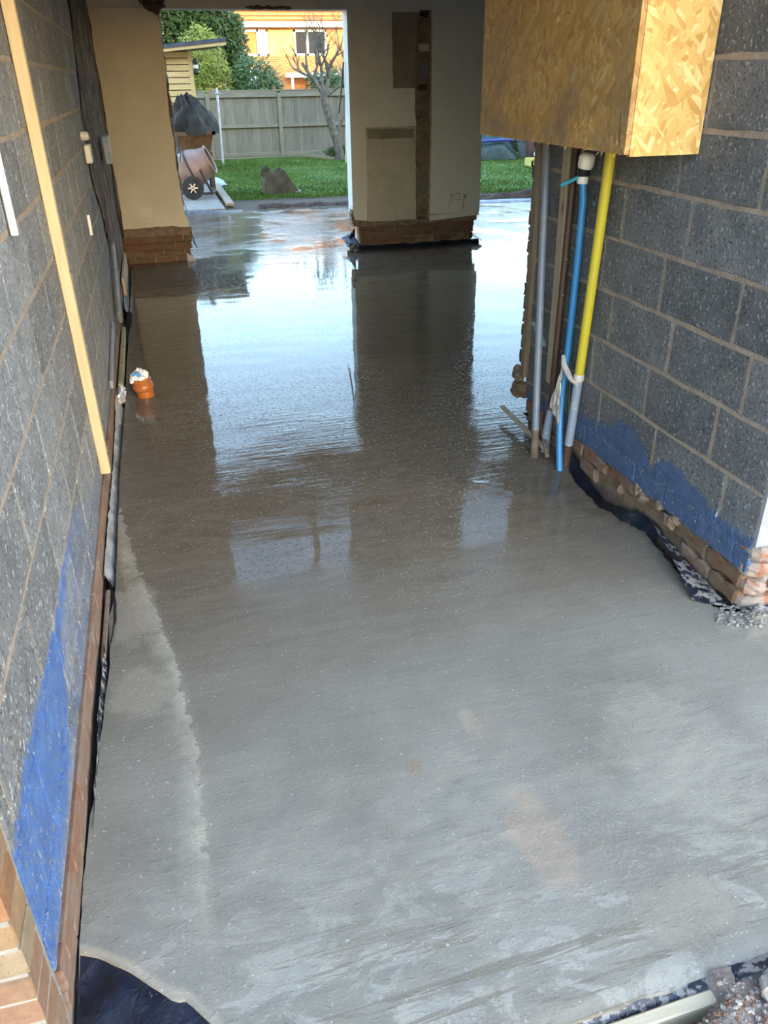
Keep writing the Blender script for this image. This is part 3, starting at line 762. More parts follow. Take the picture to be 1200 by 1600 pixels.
# ---- front wall above and right of the opening, other sides, ceiling
mb = MB().box(XR + 0.002, 6.2, 2.002, 2.018, 0.27, ZC).box(XR + 0.102, 6.2, 2.018, 2.24, 0.27, ZC).box(XL - 0.2, XR + 0.002, 2.02, 2.24, 2.42, ZC).box(XR + 0.102, 6.2, 2.03, 2.24, -0.3, 0.27)
wf = mb.build('wall_front', M_RENDER_W)
struct(wf, 'white painted front wall at the right corner of the opening', 'wall')
for k, (x, z, w) in enumerate(((XR, 0.20, 0.10), (XR + 0.11, 0.20, 0.2), (XR + 0.32, 0.20, 0.2), (XR - 0.004, 0.125, 0.2), (XR + 0.21, 0.125, 0.2), (XR + 0.004, 0.05, 0.1), (XR + 0.115, 0.05, 0.2), (XR + 0.33, 0.05, 0.2), (XR, -0.025, 0.2))):
    mb = MB().lump((0, 0, 0), (w / 2 * 1.12, 0.06, 0.038 * 1.15), k + 40, 12, 8, 0.10, 2.5)
    mb.v = [(max(-w / 2, min(w / 2, a)), b, max(-0.034, min(0.034, c))) for a, b, c in mb.v]
    o_ = mb.build('brick', M_BRK_CORNER, None, False); o_.parent = wf; o_.location = (x + w / 2, 2.045 - 0.01 * rnd(0, 1), z + 0.035)
ws_ = MB().box(6.2, 6.4, 2.0, YB, -0.3, ZC).build('wall_side', M_SHELL)
struct(ws_, 'plain side wall closing the gutted room', 'wall')
ce_ = MB().box(XL - 0.2, 6.4, 2.0, YB + 0.1, ZC, ZC + 0.2).prism([(1.7, ZC + 0.2), (5.8, 8.8), (YB + 0.3, ZC + 0.2)], (XL - 0.3, 0, 0), (0, 1, 0), (0, 0, 1), (6.9, 0, 0)).build('ceiling', M_SHELL)  # pitched roof is unseen, its ridge raised to shade the garden
struct(ce_, 'dark roof soffit high above the gutted room', 'ceiling')

# ---- rear wall: lintel with the storey above, two window openings
mb = MB()
ZL = 2.42
W1 = (0.32, 2.08, 3.85, 4.78); W2 = (3.65, 4.53, 3.80, 4.78)
mb.box(XL - 0.1, 6.2, YW + 0.012, YB, ZL, W2[2])
mb.box(XL - 0.1, W1[0], YW + 0.012, YB, W2[2], W1[3]); mb.box(W1[1], W2[0], YW + 0.012, YB, W2[2], W1[3]); mb.box(W2[1], 6.2, YW + 0.012, YB, W2[2], W1[3])
mb.box(W1[0], W1[1], YW + 0.012, YB, W2[2], W1[2]); mb.box(XL - 0.1, 6.2, YW + 0.012, YB, W1[3], ZC)
mb.box(5.3, 6.2, YW, YB, -0.2, ZL)
wre = mb.build('wall_rear', M_CREAM2)
struct(wre, 'cream plastered lintel wall spanning the rear openings', 'wall')
MB().box(XL, 6.0, YW, YW + 0.02, ZL, 2.56).build('lintel_face', M_CREAM2, wre)
for i, (a, b, c, d) in enumerate((W1, W2)):
    w = bpy.data.objects.new('window_%d' % (i + 1), None); COL.objects.link(w); w.location = (a, YW + 0.1, c)
    struct(w, ('wide two light' if i == 0 else 'small single light') + ' upper window in the rear wall', 'window')
    m_ = MB()
    y0, y1 = YW + 0.07, YW + 0.14; t = 0.05
    m_.box(a, b, y0, y1, c, c + t).box(a, b, y0, y1, d - t, d).box(a, a + t, y0, y1, c, d).box(b - t, b, y0, y1, c, d)
    if i == 0: m_.box(1.5, 1.58, y0, y1, c, d)
    m_.build('window_frame', M_WHITE, w)
    spans = ((a + t, 1.5), (1.58, b - t)) if i == 0 else ((a + t, b - t),)
    for p, q in spans: MB().box(p, q, YW + 0.10, YW + 0.106, c + t, d - t).build('pane', M_GLASS, w)

# ---- ragged sheet of plaster: polygon with rough edges on the wall face, thin body
def rag_poly(pts, step=0.04, amp=0.008, seed=0):
    out = []
    for k, (a, b) in enumerate(zip(pts, pts[1:] + pts[:1])):
        L = math.hypot(b[0] - a[0], b[1] - a[1]); n = max(1, int(L / step))
        for i in range(n):
            t = i / n; x = a[0] + (b[0] - a[0]) * t; z = a[1] + (b[1] - a[1]) * t
            j = amp if i else amp * 0.5
            out.append((x + j * ns(x * 30 + seed, z * 30, k) * 1.6, z + j * ns(x * 30, z * 30 + seed, k + 5) * 1.6))
    return out
def skin(name, pts, y0, y1, mat, parent, amp=0.008, seed=0, step=0.04):
    return MB().prism(rag_poly(pts, step, amp, seed), (0, y0, 0), (1, 0, 0), (0, 0, 1), (0, y1 - y0, 0)).build(name, mat, parent)

# ---- pier at the left
mb = MB().box(XL - 0.12, 0.262, YW + 0.014, YB - 0.004, 0.30, ZL + 0.004).box(XL - 0.1, 0.29, YW + 0.03, YB - 0.03, -0.2, 0.33)
wp = mb.build('wall_pier', M_RUBBLE)
struct(wp, 'cream plastered wall stub left of the rear opening', 'wall')
skin('plaster', [(XL - 0.02, 0.37), (0.15, 0.385), (0.24, 0.36), (0.318, 0.355), (0.322, 0.42), (0.285, 0.50), (0.275, 0.70), (0.262, 1.0), (0.268, 1.25), (0.255, 1.5), (0.275, 1.9), (0.285, 2.3), (0.25, ZL + 0.01), (XL - 0.02, ZL + 0.01)], YW - 0.004, YW + 0.016, M_CREAM, wp, 0.006, 1)
skin('plaster', [(XL - 0.02, ZL + 0.004), (0.22, ZL + 0.004), (0.20, 2.6), (XL - 0.02, 2.6)], YW - 0.004, YW + 0.016, M_CREAM, wp, 0.003, 2)
skin('filler_patch', [(-0.195, 0.495), (-0.065, 0.49), (-0.06, 0.585), (-0.19, 0.59)], YW - 0.007, YW + 0.004, M_BOARD, wp, 0.001, 3)
for k in range(4):
    z = 0.215 - 0.078 * k
    x = XL - (0.12 if k % 2 else 0.02)
    while x < 0.30:
        e = min(x + 0.218, 0.335 - 0.012 * k + rnd(-.01, .01))
        if e - x > 0.03:
            me = piece_mesh('brick', e - x - 0.006, 0.070, 0.08, M_BRK_RED, int(900 + 100 * x + k), jit=0.006, cham=0.009)
            put('brick', me, wp, (x, YW - 0.015 + 0.012 * k + rnd(-.004, .004), z), -math.pi / 2)
        x += 0.228
MB().grid(lambda u, v: (XL + 0.76 * u, YW - 0.018 - 0.012 * abs(ns(u * 9, v * 3)) * (1 - abs(2 * v - 1)), 0.283 + 0.085 * v + 0.008 * ns(u * 8, v * 2, 6)), 26, 4).build('mortar_bed', M_RUBBLE, wp, True)
for k in range(11):       # raw brick edge seen on the side of the pier
    z = 0.36 + 0.19 * k
    MB().lump((0.268 + 0.012 * ns(k * 3.1, 1), YW + 0.11, z + 0.09), (0.028, 0.10, 0.10), 70 + k, 10, 7, 0.22).build('brick', M_BRK_DARK if k % 2 else M_BRK_RED, wp)
for k, (x, z, r) in enumerate(((0.19, 2.47, 0.06), (0.25, 2.43, 0.05), (0.30, 2.46, 0.045), (0.13, 2.50, 0.04), (0.24, 2.52, 0.06))):
    MB().lump((x, YW - 0.004, z), (r * 1.2, 0.03, r), 90 + k, 9, 6, 0.4).build('brick', M_BRK_DARK, wp)
for k in range(7): MB().lump((1.20 + 0.06 * k, YW - 0.002, 2.432 + 0.01 * ns(k * 2.3, 1)), (0.05, 0.012, 0.014 + 0.008 * abs(ns(k * 1.7, 4))), 200 + k, 9, 6, 0.45).build('brick', M_BRK_RED, wre)

# ---- pillar between the rear openings
PX0, PX1 = 2.19, 3.755
mb = MB().box(PX0 + 0.012, PX1 - 0.014, YW + 0.03, YB - 0.004, 0.26, ZL + 0.004).box(PX0 + 0.09, PX1 - 0.09, YW + 0.02, YB - 0.02, -0.2, 0.28)
wpi = mb.build('wall_pillar', M_RUBBLE)
struct(wpi, 'broad stripped wall pillar between the two rear openings', 'wall')
yf = YW - 0.002
skin('plaster', [(2.19, 0.42), (2.215, 0.34), (2.36, 0.325), (2.37, 0.8), (2.365, 1.312), (2.955, 1.305), (2.935, 1.5), (2.94, 1.685), (2.685, 1.69), (2.68, 2.0), (2.675, 2.40), (2.2, 2.40)], yf, yf + 0.03, M_CREAM2, wpi, 0.005, 4)
skin('plaster', [(2.19, 2.40), (2.98, 2.40), (2.98, 2.60), (2.19, 2.60)], yf, yf + 0.03, M_CREAM2, wpi, 0.003, 5)
skin('render_patch', [(2.37, 0.27), (2.96, 0.255), (2.955, 0.8), (2.95, 1.30), (2.37, 1.31)], yf + 0.007, yf + 0.03, M_PATCH, wpi, 0.004, 6)
skin('render_patch', [(2.39, 1.19), (2.93, 1.185), (2.93, 1.285), (2.385, 1.295)], yf + 0.004, yf + 0.02, M_PATCH_D, wpi, 0.012, 16)
skin('render_patch', [(2.68, 1.69), (2.94, 1.69), (2.945, 2.0), (2.97, 2.40), (2.68, 2.40)], yf + 0.006, yf + 0.03, M_PATCH_D, wpi, 0.005, 7)
# chase with the cut brick ends; black pieces paint the shade of empty holes
for k in range(28):
    z = 0.27 + 0.077 * k
    if k in (11, 15, 16, 22): continue
    me = piece_mesh('brick', 0.13 + rnd(-.02, .012), 0.068, 0.05, [M_BRK_DARK, M_RUBBLE, M_BLACKPL, M_PATCH, M_RUBBLE, M_BRK_RED, M_BRK_DARK][k * 5 % 7], 500 + k, jit=0.009, cham=0.008)
    put('brick', me, wpi, (2.975 + rnd(-.008, .012), YW + 0.03 + rnd(-.012, .02), z), -math.pi / 2)
for k, (z, h) in enumerate(((0.62, 0.13), (1.78, 0.16))):
    me = piece_mesh('brick', 0.09, h, 0.05, M_BLK_R, 560 + k, jit=0.006); put('brick', me, wpi, (3.0, YW + 0.012, z), -math.pi / 2)
bd = skin('plasterboard', [(3.125, 0.36), (3.75, 0.375), (3.745, 1.4), (3.755, ZL), (3.755, 2.6), (3.12, 2.6), (3.13, 1.2)], YW - 0.022, YW + 0.03, M_BOARD, wpi, 0.004, 8)
skin('skirting', [(3.118, 0.285), (3.74, 0.325), (3.748, 0.385), (3.12, 0.350)], YW - 0.028, YW + 0.02, M_CREAM2, wpi, 0.003, 9)
MB().box(PX0, PX0 + 0.014, YW + 0.004, YB, 0.36, ZL).build('reveal', M_REVEAL, wpi)
skin('plaster', [(2.17, 0.30), (2.25, 0.29), (2.27, 0.38), (2.22, 0.52), (2.185, 0.48)], YW + 0.0, YW + 0.12, M_RUBBLE, wpi, 0.014, 10, 0.02)
# pencilled socket outline and stain on the board
def stroke(pts, w, mat):
    m_ = MB(); m_.tube([(x, YW - 0.0225, z) for x, z in pts], w, 5); return m_.build('pencil_mark', mat, bd)
stroke([(3.38, 0.57), (3.50, 0.575), (3.50, 0.505), (3.47, 0.50), (3.44, 0.525), (3.41, 0.50), (3.385, 0.505), (3.38, 0.57)], 0.003, M_PENCIL)
stroke([(3.40, 0.56), (3.40, 0.53), (3.42, 0.55), (3.44, 0.54)], 0.002, M_PENCIL)
stroke([(3.38, 0.51), (3.365, 0.46), (3.36, 0.42)], 0.0018, M_PENCIL)
for pts, w in (([(3.55, 0.565), (3.552, 0.53), (3.545, 0.46), (3.546, 0.40)], 0.004), ([(3.555, 0.56), (3.58, 0.545), (3.57, 0.52), (3.55, 0.525)], 0.006), ([(3.60, 0.575), (3.606, 0.555)], 0.004)):
    stroke(pts, w, M_STAIN)
# bare bricks of the pillar foot
for k in range(4):
    z = 0.205 - 0.077 * k; x = 2.255 + 0.01 * k - (0.11 if k % 2 else 0)
    while x < 3.68:
        s0 = max(x, 2.25 + 0.012 * k); e = min(x + 0.222, 3.70 - 0.005 * k)
        if e - s0 > 0.03:
            me = piece_mesh('brick', e - s0, 0.071, 0.09, M_BRK_RED, int(700 + x * 40 + k), jit=0.006, cham=0.009)
            put('brick', me, wpi, (s0, YW + 0.008 + rnd(-.006, .006) + 0.004 * k, z), -math.pi / 2)
        x += 0.228
MB().grid(lambda u, v: (2.25 + 1.45 * u, YW - 0.012 - 0.02 * abs(ns(u * 16, v * 3)) * (1 - abs(2 * v - 1)), 0.262 + 0.05 * v + 0.01 * ns(u * 12, v * 2, 6)), 40, 4).build('mortar_bed', M_RUBBLE, wpi, True)

# ================================================================ THINGS IN THE ROOM
random.seed(31)
# ---- boxed-in OSB casing on the right wall
t = thing('board_casing', 'box of orange brown strand board fixed high on the right block wall', 'boxing', (1.75, 3.35, 1.52))
MB().box(1.603, 1.622, 2.704, 4.085, 1.522, 2.74).build('side_panel', M_OSB_D, t)['label'] = 'stained and shade-tinted strand board side with a cracked corner'
MB().box(1.6225, XR - 0.004, 2.700, 2.719, 1.515, 2.74).build('end_panel', M_OSB, t)['label'] = 'clean golden strand board end'
MB().box(1.623, 1.66, 2.72, 2.76, 1.535, 2.74).build('corner_batten', M_PINE, t)
MB().prism([(0, 0), (0.006, 0.02), (0.010, 0.06), (0.016, 0.10), (0.020, 0.11), (0.014, 0.06), (0.010, 0.02)], (1.6025, 2.74, 1.545), (0, 1, 0), (0, 0, 1), (0.004, 0, 0)).build('crack', M_BLACKPL, t)
sp = MB()
for i in range(26):
    y = rnd(2.71, 4.0); z = 1.522 + rnd(-0.002, 0.003)
    sp.bar((1.603, y, z), (1.603 - rnd(0.004, 0.012), y + rnd(-.012, .012), z - rnd(-.004, .016)), 0.002, 0.001)
for i in range(50):
    y = rnd(2.75, 4.0); z = rnd(1.55, 2.4); sp.bar((1.6025, y, z), (1.598, y + rnd(-.004, .004), z + rnd(-.03, .03)), 0.002, 0.001)
sp.build('splinters', M_OSB, t)['kind'] = 'stuff'

# ---- batten on the left wall
t = thing('timber_batten', 'long pale pine batten leaning upright against the left block wall', 'batten', (XL + 0.02, 3.53, 0.18))
MB().bar((XL + 0.0225, 3.555, 0.180), (XL + 0.0235, 3.395, 2.75), 0.052, 0.043, (1, 0, 0), 0.003).build('length', M_PINE, t)
for z in (0.27, 0.60, 1.1):
    MB().lathe([(0.0, 0.003), (0.006, 0.002), (0.006, -0.002)], (XL + 0.045, 3.555 - (z - 0.18) * 0.0623, z), (1, 0, 0), 8).build('screw', M_STEELDK, t)

# ---- small fittings left on the left wall
t = thing('switch_box', 'small white electrical box on the left wall beside the scraped render', 'socket box', (XL, 6.15, 1.3))
MB().box(XL + 0.004, XL + 0.045, 6.10, 6.21, 1.30, 1.415, 0.006).build('box_body', M_WHITEPL, t)
MB().lathe([(0, 0.05), (0.022, 0.05), (0.028, 0.035), (0.028, 0)], (XL, 6.07, 1.47), (1, 0, 0), 12).build('grommet', M_WHITEPL, t)
t = thing('back_box', 'white box with a dark cable on the brown scraped render', 'socket box', (XL, 8.0, 1.2))
MB().prism([(0, 0.02), (0.30, 0.02), (0.22, -0.16), (0.10, -0.20)], (XL + 0.05, 7.75, 1.36), (0, 1, 0), (0, 0, 1), (0.05, 0, 0)).build('box_body', M_BLUESHEET, t)
MB().tube([(XL + 0.08, 7.85, 1.34), (XL + 0.085, 7.9, 1.1), (XL + 0.075, 7.85, 0.8), (XL + 0.07, 8.1, 0.5)], 0.006, 6).build('cable', M_BLACKPL, t)
o_ = MB().tube([(XL + 0.014, 2.58, 1.385), (XL + 0.014, 2.575, 1.6), (XL + 0.014, 2.58, 2.3)], 0.011, 10).build('white_conduit', M_WHITEPL)
tag(o_, 'white plastic conduit cut off on the left wall near the picture edge', 'conduit')
o_ = MB().tube([(XL + 0.012, 5.34, 1.075), (XL + 0.012, 5.33, 0.96)], 0.010, 8).build('conduit_stub', M_WHITEPL)
tag(o_, 'short white conduit stub on the blocks behind the batten', 'conduit')
o_ = MB().bar((XL + 0.03, 7.05, 0.60), (XL + 0.035, 6.25, 0.215), 0.10, 0.035, (1, 0, 0), 0.012).build('grey_trunking', simple('grey_trunking', (0.17, 0.18, 0.19), (0.26, 0.27, 0.28), 8, 0.6))
tag(o_, 'dull grey trunking length low on the left wall below scraped render', 'trunking')
o_ = MB().bar((XL + 0.012, 5.75, 0.30), (XL + 0.015, 4.75, 0.20), 0.05, 0.02, (1, 0, 0), 0.004).build('grey_strip', simple('grey_strip', (0.20, 0.22, 0.24), (0.30, 0.32, 0.34), 8, 0.6))
tag(o_, 'flat grey strip on the left wall just behind the pine batten foot', 'strip')

# ---- plastic membrane, foil and laths in the gap along the left wall
def wall_sheet(y0, y1, zf, xin, xout, seed, n=60):
    def f(u, v):
        y = y0 + (y1 - y0) * u
        top = zf(u) + 0.012 * ns(y * 11, seed) + 0.006 * ns(y * 31, seed + 3)
        x = xin + (xout(y) - xin) * (1 - v) + 0.008 * ns(y * 14, v * 3, seed)
        return (x, y, -0.06 + (top + 0.06) * v)
    return MB().grid(f, n, 4)
o_ = wall_sheet(1.62, 2.45, lambda u: 0.010 + 0.022 * math.sin(u * 3.1), XL + 0.026, lambda y: left_edge(y) + 0.004, 2).build('plastic_membrane', M_DPM_D, None, True)
tag(o_, 'grey splashed black plastic edge strip beside the near left wall foot', 'plastic sheet')
def flap(y0, y1, x0, x1, h, seed, mat, name):
    def f(u, v):
        y = y0 + (y1 - y0) * u; b = math.sin(math.pi * u)
        x = x0 + (x1 - x0) * v * b
        return (x + 0.006 * ns(y * 20, v * 4, seed), y, -0.05 + (h * b + 0.05) * (0.4 + 0.6 * v) + 0.006 * ns(y * 13, v * 5, seed + 2))
    return MB().grid(f, 26, 6).build(name, mat, None, True)
tag(flap(2.30, 2.92, XL + 0.02, XL + 0.064, 0.016, 4, M_DPM, 'plastic_membrane'), 'black plastic fold bulging out beside bare timber at the left wall', 'plastic sheet')
o_ = MB().bar((XL + 0.024, 2.36, -0.006), (XL + 0.026, 2.80, -0.004), 0.018, 0.03, (0, 0, 1), 0.004).build('timber_lath', M_OLDWOOD)
tag(o_, 'short muddy lath showing in the plastic fold at left wall foot', 'lath')
tag(flap(6.1, 7.35, XL + 0.03, XL + 0.105, 0.10, 7, M_DPM, 'plastic_membrane'), 'black plastic flap folded onto the concrete behind the drain stub', 'plastic sheet')
o_ = wall_sheet(7.3, 9.45, lambda u: 0.05 + 0.03 * math.sin(u * 9), XL + 0.02, lambda y: left_edge(y) + 0.012, 8).build('plastic_membrane', M_DPM, None, True)
tag(o_, 'black plastic upstand in the far left corner by the wall stub', 'plastic sheet')
o_ = wall_sheet(2.86, 4.95, lambda u: 0.030 + 0.014 * math.sin(u * 7 + 1) + 0.035 * sstep(0.8, 1.0, u), XL + 0.014, lambda y: left_edge(y) + 0.004, 5, 90).build('edge_foil', M_FOIL, None, True)
tag(o_, 'silvery edge foil strip standing between left wall and concrete', 'foil strip')
mb = MB()
for i in range(4):
    mb.lump((XL + 0.035 + rnd(-.008, .01), 4.95 + 0.06 * i, 0.035), (0.025, 0.05, 0.03), 130 + i, 9, 7, 0.5)
o_ = mb.build('crumpled_foil', simple('crumpled_foil', (0.6, 0.63, 0.68), (0.85, 0.87, 0.9), 18, 0.25, 0.6, 40, metal=0.5))
tag(o_, 'crumpled bright foil scrap beside the orange drain stub', 'foil scrap')
o_ = MB().bar((XL + 0.036, 5.15, 0.045), (XL + 0.034, 6.55, 0.05), 0.030, 0.05, (0, 0, 1), 0.004).build('timber_lath', M_PINE_Y)
tag(o_, 'greenish treated lath lying along the left wall past the foil', 'lath')
o_ = MB().bar((XL + 0.03, 7.7, 0.14), (XL + 0.03, 8.9, 0.16), 0.025, 0.16, (0, 0, 1), 0.004).build('timber_offcut', M_PINE)
tag(o_, 'pale timber offcut on edge at the far left wall foot', 'offcut')

# ---- drain pipe stub with rag
t = thing('drain_stub', 'orange brown drain pipe stub standing up out of the wet concrete', 'pipe', (-0.235, 5.08, 0))
ax = Vector((-0.12, -0.05, 1)); og = Vector((-0.232, 5.085, -0.03))
MB().lathe([(0.0, -0.01), (0.052, -0.01), (0.052, 0.07), (0.060, 0.075), (0.066, 0.085), (0.066, 0.105), (0.060, 0.115), (0.056, 0.118), (0.056, 0.152), (0.050, 0.152), (0.048, 0.09), (0, 0.09)], og, ax, 22).build('pipe_body', M_ORANGE, t, True)
MB().lathe([(0.058, 0.0), (0.063, 0.004), (0.063, 0.012), (0.058, 0.016)], og + ax.normalized() * 0.128, ax, 22).build('socket_ring', M_ORANGE, t, True)
t = thing('rag', 'crumpled white and blue rag stuffed in the drain stub', 'rag', (-0.25, 5.08, 0.12))
mb = MB()
for i, (dx, dy, dz, r) in enumerate(((0, 0, 0, 0.045), (0.025, 0.0, 0.012, 0.03), (-0.03, -0.01, 0.0, 0.032), (0.0, 0.02, 0.02, 0.032), (-0.05, -0.02, -0.02, 0.018), (0.01, -0.025, -0.002, 0.03))):
    mb.lump((-0.252 + dx, 5.08 + dy, 0.128 + dz), (r, r, r * 0.8), 150 + i, 12, 9, 0.35, 2.6)
mb.build('cloth', M_RAG, t, True)
MB().lump((-0.268, 5.055, 0.150), (0.026, 0.02, 0.016), 160, 11, 8, 0.4).build('blue_print', M_RAGBLUE, t, True)

# ---- pipes rising by the end of the right wall
t = thing('conduit', 'grey blue conduit at the free end of the right block wall', 'pipe', (1.745, 3.48, 0))
MB().tube([(1.872, 3.90, 1.75), (1.856, 3.84, 1.45), (1.825, 3.73, 0.9), (1.785, 3.60, 0.4), (1.755, 3.51, 0.14)], 0.0195, 12).build('upper_run', M_GREYPIPE, t, True)
MB().tube([(1.757, 3.516, 0.15), (1.748, 3.487, 0.04), (1.744, 3.475, -0.03)], [0.0185, 0.021, 0.024], 12).build('muddy_foot', M_SOIL_G, t, True)
o_ = MB().bar((1.868, 3.60, 0.36), (1.872, 3.64, 1.8), 0.062, 0.038, (1, 0, 0), 0.003).build('timber_stud', M_TIMBER)
tag(o_, 'rough sawn timber stud under the strand board box between pipes', 'timber')
t = thing('rusty_pipe', 'thin rusty pipe speckled with concrete beside the timber stud', 'pipe', (1.83, 3.52, 0.05))
MB().tube([(1.855, 3.545, 1.75), (1.852, 3.54, 1.2), (1.846, 3.535, 0.7), (1.842, 3.53, 0.22)], 0.0165, 10).build('upper_run', M_RUSTSPOT, t, True)
MB().tube([(1.842, 3.53, 0.24), (1.835, 3.535, 0.12), (1.83, 3.53, -0.03)], [0.018, 0.023, 0.026], 10).build('wrapped_foot', M_TAPE, t, True)
t = thing('water_pipe', 'blue plastic water pipe with stopcock curving down beside the rusty pipe', 'pipe', (1.797, 3.273, 0))
MB().tube([(1.850, 3.440, 1.36), (1.858, 3.435, 1.28), (1.858, 3.43, 1.0), (1.852, 3.425, 0.6), (1.84, 3.42, 0.38), (1.825, 3.385, 0.22), (1.81, 3.335, 0.10), (1.798, 3.28, -0.03)], 0.0165, 12).build('pipe_run', M_BLUEPIPE, t, True)
v_ = MB().lathe([(0, 0), (0.024, 0), (0.026, 0.012), (0.026, 0.03), (0.020, 0.036), (0, 0.036)], (1.848, 3.442, 1.345), (0.05, 0.0, 1), 14); v_.build('lower_nut', M_WHITEPL, t, True)
MB().tube([(1.85, 3.445, 1.37), (1.846, 3.435, 1.42)], [0.026, 0.030], 12).build('valve_body', M_BLACKPL, t, True)
MB().lathe([(0, 0), (0.030, 0.002), (0.036, 0.015), (0.036, 0.05), (0.026, 0.062), (0.014, 0.066), (0, 0.066)], (1.846, 3.425, 1.408), (0.06, -0.15, 1), 16).build('upper_nut', M_WHITEPL, t, True)
MB().bar((1.838, 3.445, 1.375), (1.775, 3.50, 1.335), 0.028, 0.016, (0, 0, 1), 0.003).build('lever', M_BLUELEVER, t)
t = thing('gas_pipe', 'bright yellow gas pipe in front of the right block wall', 'pipe', (1.85, 3.33, 0))
MB().tube([(1.856, 3.21, 1.85), (1.855, 3.235, 1.48), (1.853, 3.262, 1.0), (1.852, 3.292, 0.50)], 0.0225, 14).build('yellow_run', M_YELLOW, t, True)
MB().tube([(1.852, 3.290, 0.52), (1.85, 3.305, 0.30), (1.848, 3.315, 0.12)], 0.0215, 14).build('wrapped_run', M_TAPE, t, True)
MB().tube([(1.848, 3.314, 0.13), (1.846, 3.322, 0.05), (1.845, 3.325, -0.05)], [0.0225, 0.023, 0.027], 14).build('rusty_foot', M_RUSTSPOT, t, True)
MB().lathe([(0.0235, 0), (0.0255, 0.004), (0.0255, 0.03), (0.0235, 0.034)], (1.852, 3.2925, 0.475), (0, -0.05, 1), 14).build('tape_collar', M_CLEAR, t, True)
def film(u, v):
    a = Vector((1.815, 3.40, 0.50)); b = Vector((1.79, 3.39, 0.27)); w = 0.018 + 0.06 * sstep(0.2, 0.9, v)
    p = a + (b - a) * v
    return (p.x + 0.010 * ns(u * 6, v * 4, 2), p.y + (u - 0.5) * w * 1.4 + 0.008 * ns(u * 9, v * 7), p.z + (u - 0.5) * w * 0.8 + 0.006 * ns(u * 14, v * 3, 5))
t = thing('plastic_scrap', 'scrap of dusty clear film tied round the blue and yellow pipes', 'plastic scrap', (1.82, 3.38, 0.4))
MB().grid(film, 10, 10).build('tail', M_CLEAR, t, True)
MB().tube([(1.832, 3.43, 0.56), (1.822, 3.39, 0.52), (1.828, 3.32, 0.475), (1.838, 3.275, 0.465)], [0.010, 0.016, 0.014, 0.010], 8).build('twist', M_CLEAR, t, True)
o_ = MB().tube([(1.885, 3.47, 1.3), (1.887, 3.46, 0.9), (1.886, 3.45, 0.5), (1.88, 3.40, 0.2)], 0.007, 6).build('green_cable', M_GREENPIPE)
tag(o_, 'thin dark green cable running down behind the blue pipe', 'cable')
o_ = MB().bar((1.893, 3.985, 0.27), (1.897, 4.01, 1.9), 0.055, 0.03, (1, 0, 0), 0.004).build('end_timber', M_OLDWOOD)
tag(o_, 'dark old timber edging the free end of the right wall', 'timber')
o_ = MB().tube([(1.835, 3.80, 0.63), (1.85, 3.73, 0.57), (1.858, 3.69, 0.53)], [0.014, 0.016, 0.012], 8).build('cable_clip', simple('pale_green_copper', (0.10, 0.20, 0.17), (0.30, 0.40, 0.34), 30, 0.6))
tag(o_, 'pale greenish pipe stub behind the grey blue conduit', 'pipe stub')
for i, (a, b, w, lb) in enumerate((((1.81, 4.08, 0.06), (1.80, 3.45, 0.045), 0.028, 'muddy broken lath lying at the foot of the pipes'), ((1.86, 3.66, 0.12), (1.78, 3.40, 0.035), 0.022, 'short splintered lath propped among the pipe feet'))):
    o_ = MB().bar(a, b, w, 0.016, (0, 0, 1), 0.003).build('broken_lath', M_OLDWOOD if i else M_TIMBER); tag(o_, lb, 'lath')
for i, (p, r, lb) in enumerate((((1.90, 4.03, 0.17), (0.05, 0.07, 0.05), 'red broken brick at the bottom of the right wall end'), ((1.895, 4.06, 0.26), (0.04, 0.05, 0.04), 'pale mortar lump on the broken brick at the wall end'))):
    o_ = MB().lump(p, r, 170 + i, 12, 9, 0.25).build('broken_brick' if i == 0 else 'mortar_lump', M_BRK_RED if i == 0 else M_RUBBLE); tag(o_, lb, 'rubble')

# ---- membrane under the right wall
def under(u, v):
    y = 2.55 + 1.0 * u
    return (1.79 + 0.13 * v + 0.012 * ns(y * 9, v * 2), y, -0.055 + 0.095 * v * (0.5 + 0.5 * math.sin(u * 8 + 0.8)) + 0.012 * ns(y * 15, v * 6, 3))
o_ = MB().grid(under, 44, 6).build('plastic_membrane', M_DPM, None, True)
tag(o_, 'black plastic sheet tucked under the gap below the right wall', 'plastic sheet')
def flapr(u, v):
    # triangular flap with a straight free edge from the wall foot down into the concrete
    a = Vector((1.880, 2.60, 0.070)); b = Vector((1.765, 2.10, 0.006)); c = Vector((1.90, 2.40, 0.03)); d = Vector((1.875, 2.02, 0.0))
    p = (a + (b - a) * u) * (1 - v) + (c + (d - c) * u) * v
    return (p.x + 0.003 * ns(u * 7, v * 5), p.y, p.z + 0.018 * math.sin(u * math.pi) * (1 - v) + 0.004 * ns(u * 9, v * 6, 4))
o_ = MB().grid(flapr, 26, 10).build('plastic_membrane', M_DPM_D, None, True)
tag(o_, 'concrete-smeared black plastic flap at the near foot of the right wall', 'plastic sheet')
# crumbled mortar at the corner of the right wall
mb = MB()
for i in range(340):
    a = rnd(0, 6.28); r = rnd(0, 0.16)
    x = 1.95 + math.cos(a) * r * 1.1; y = 1.96 + math.sin(a) * r * 0.55
    s_ = rnd(0.002, 0.0065) * (1.5 if i % 9 == 0 else 1)
    mb.lump((x, y, max(0.0, floor_z(x, y)) + s_ * 0.3), (s_ * 1.4, s_ * 1.1, s_ * 0.55), i, 8, 6, 0.3)
o_ = mb.build('mortar_crumbs', simple('pale_mortar_crumb', (0.19, 0.17, 0.15), (0.31, 0.285, 0.26), 20, 0.9, 0.5, 90), None, True)
tag(o_, 'crumbled pale mortar heaped at the near corner of the right wall', 'rubble', None, 'stuff')

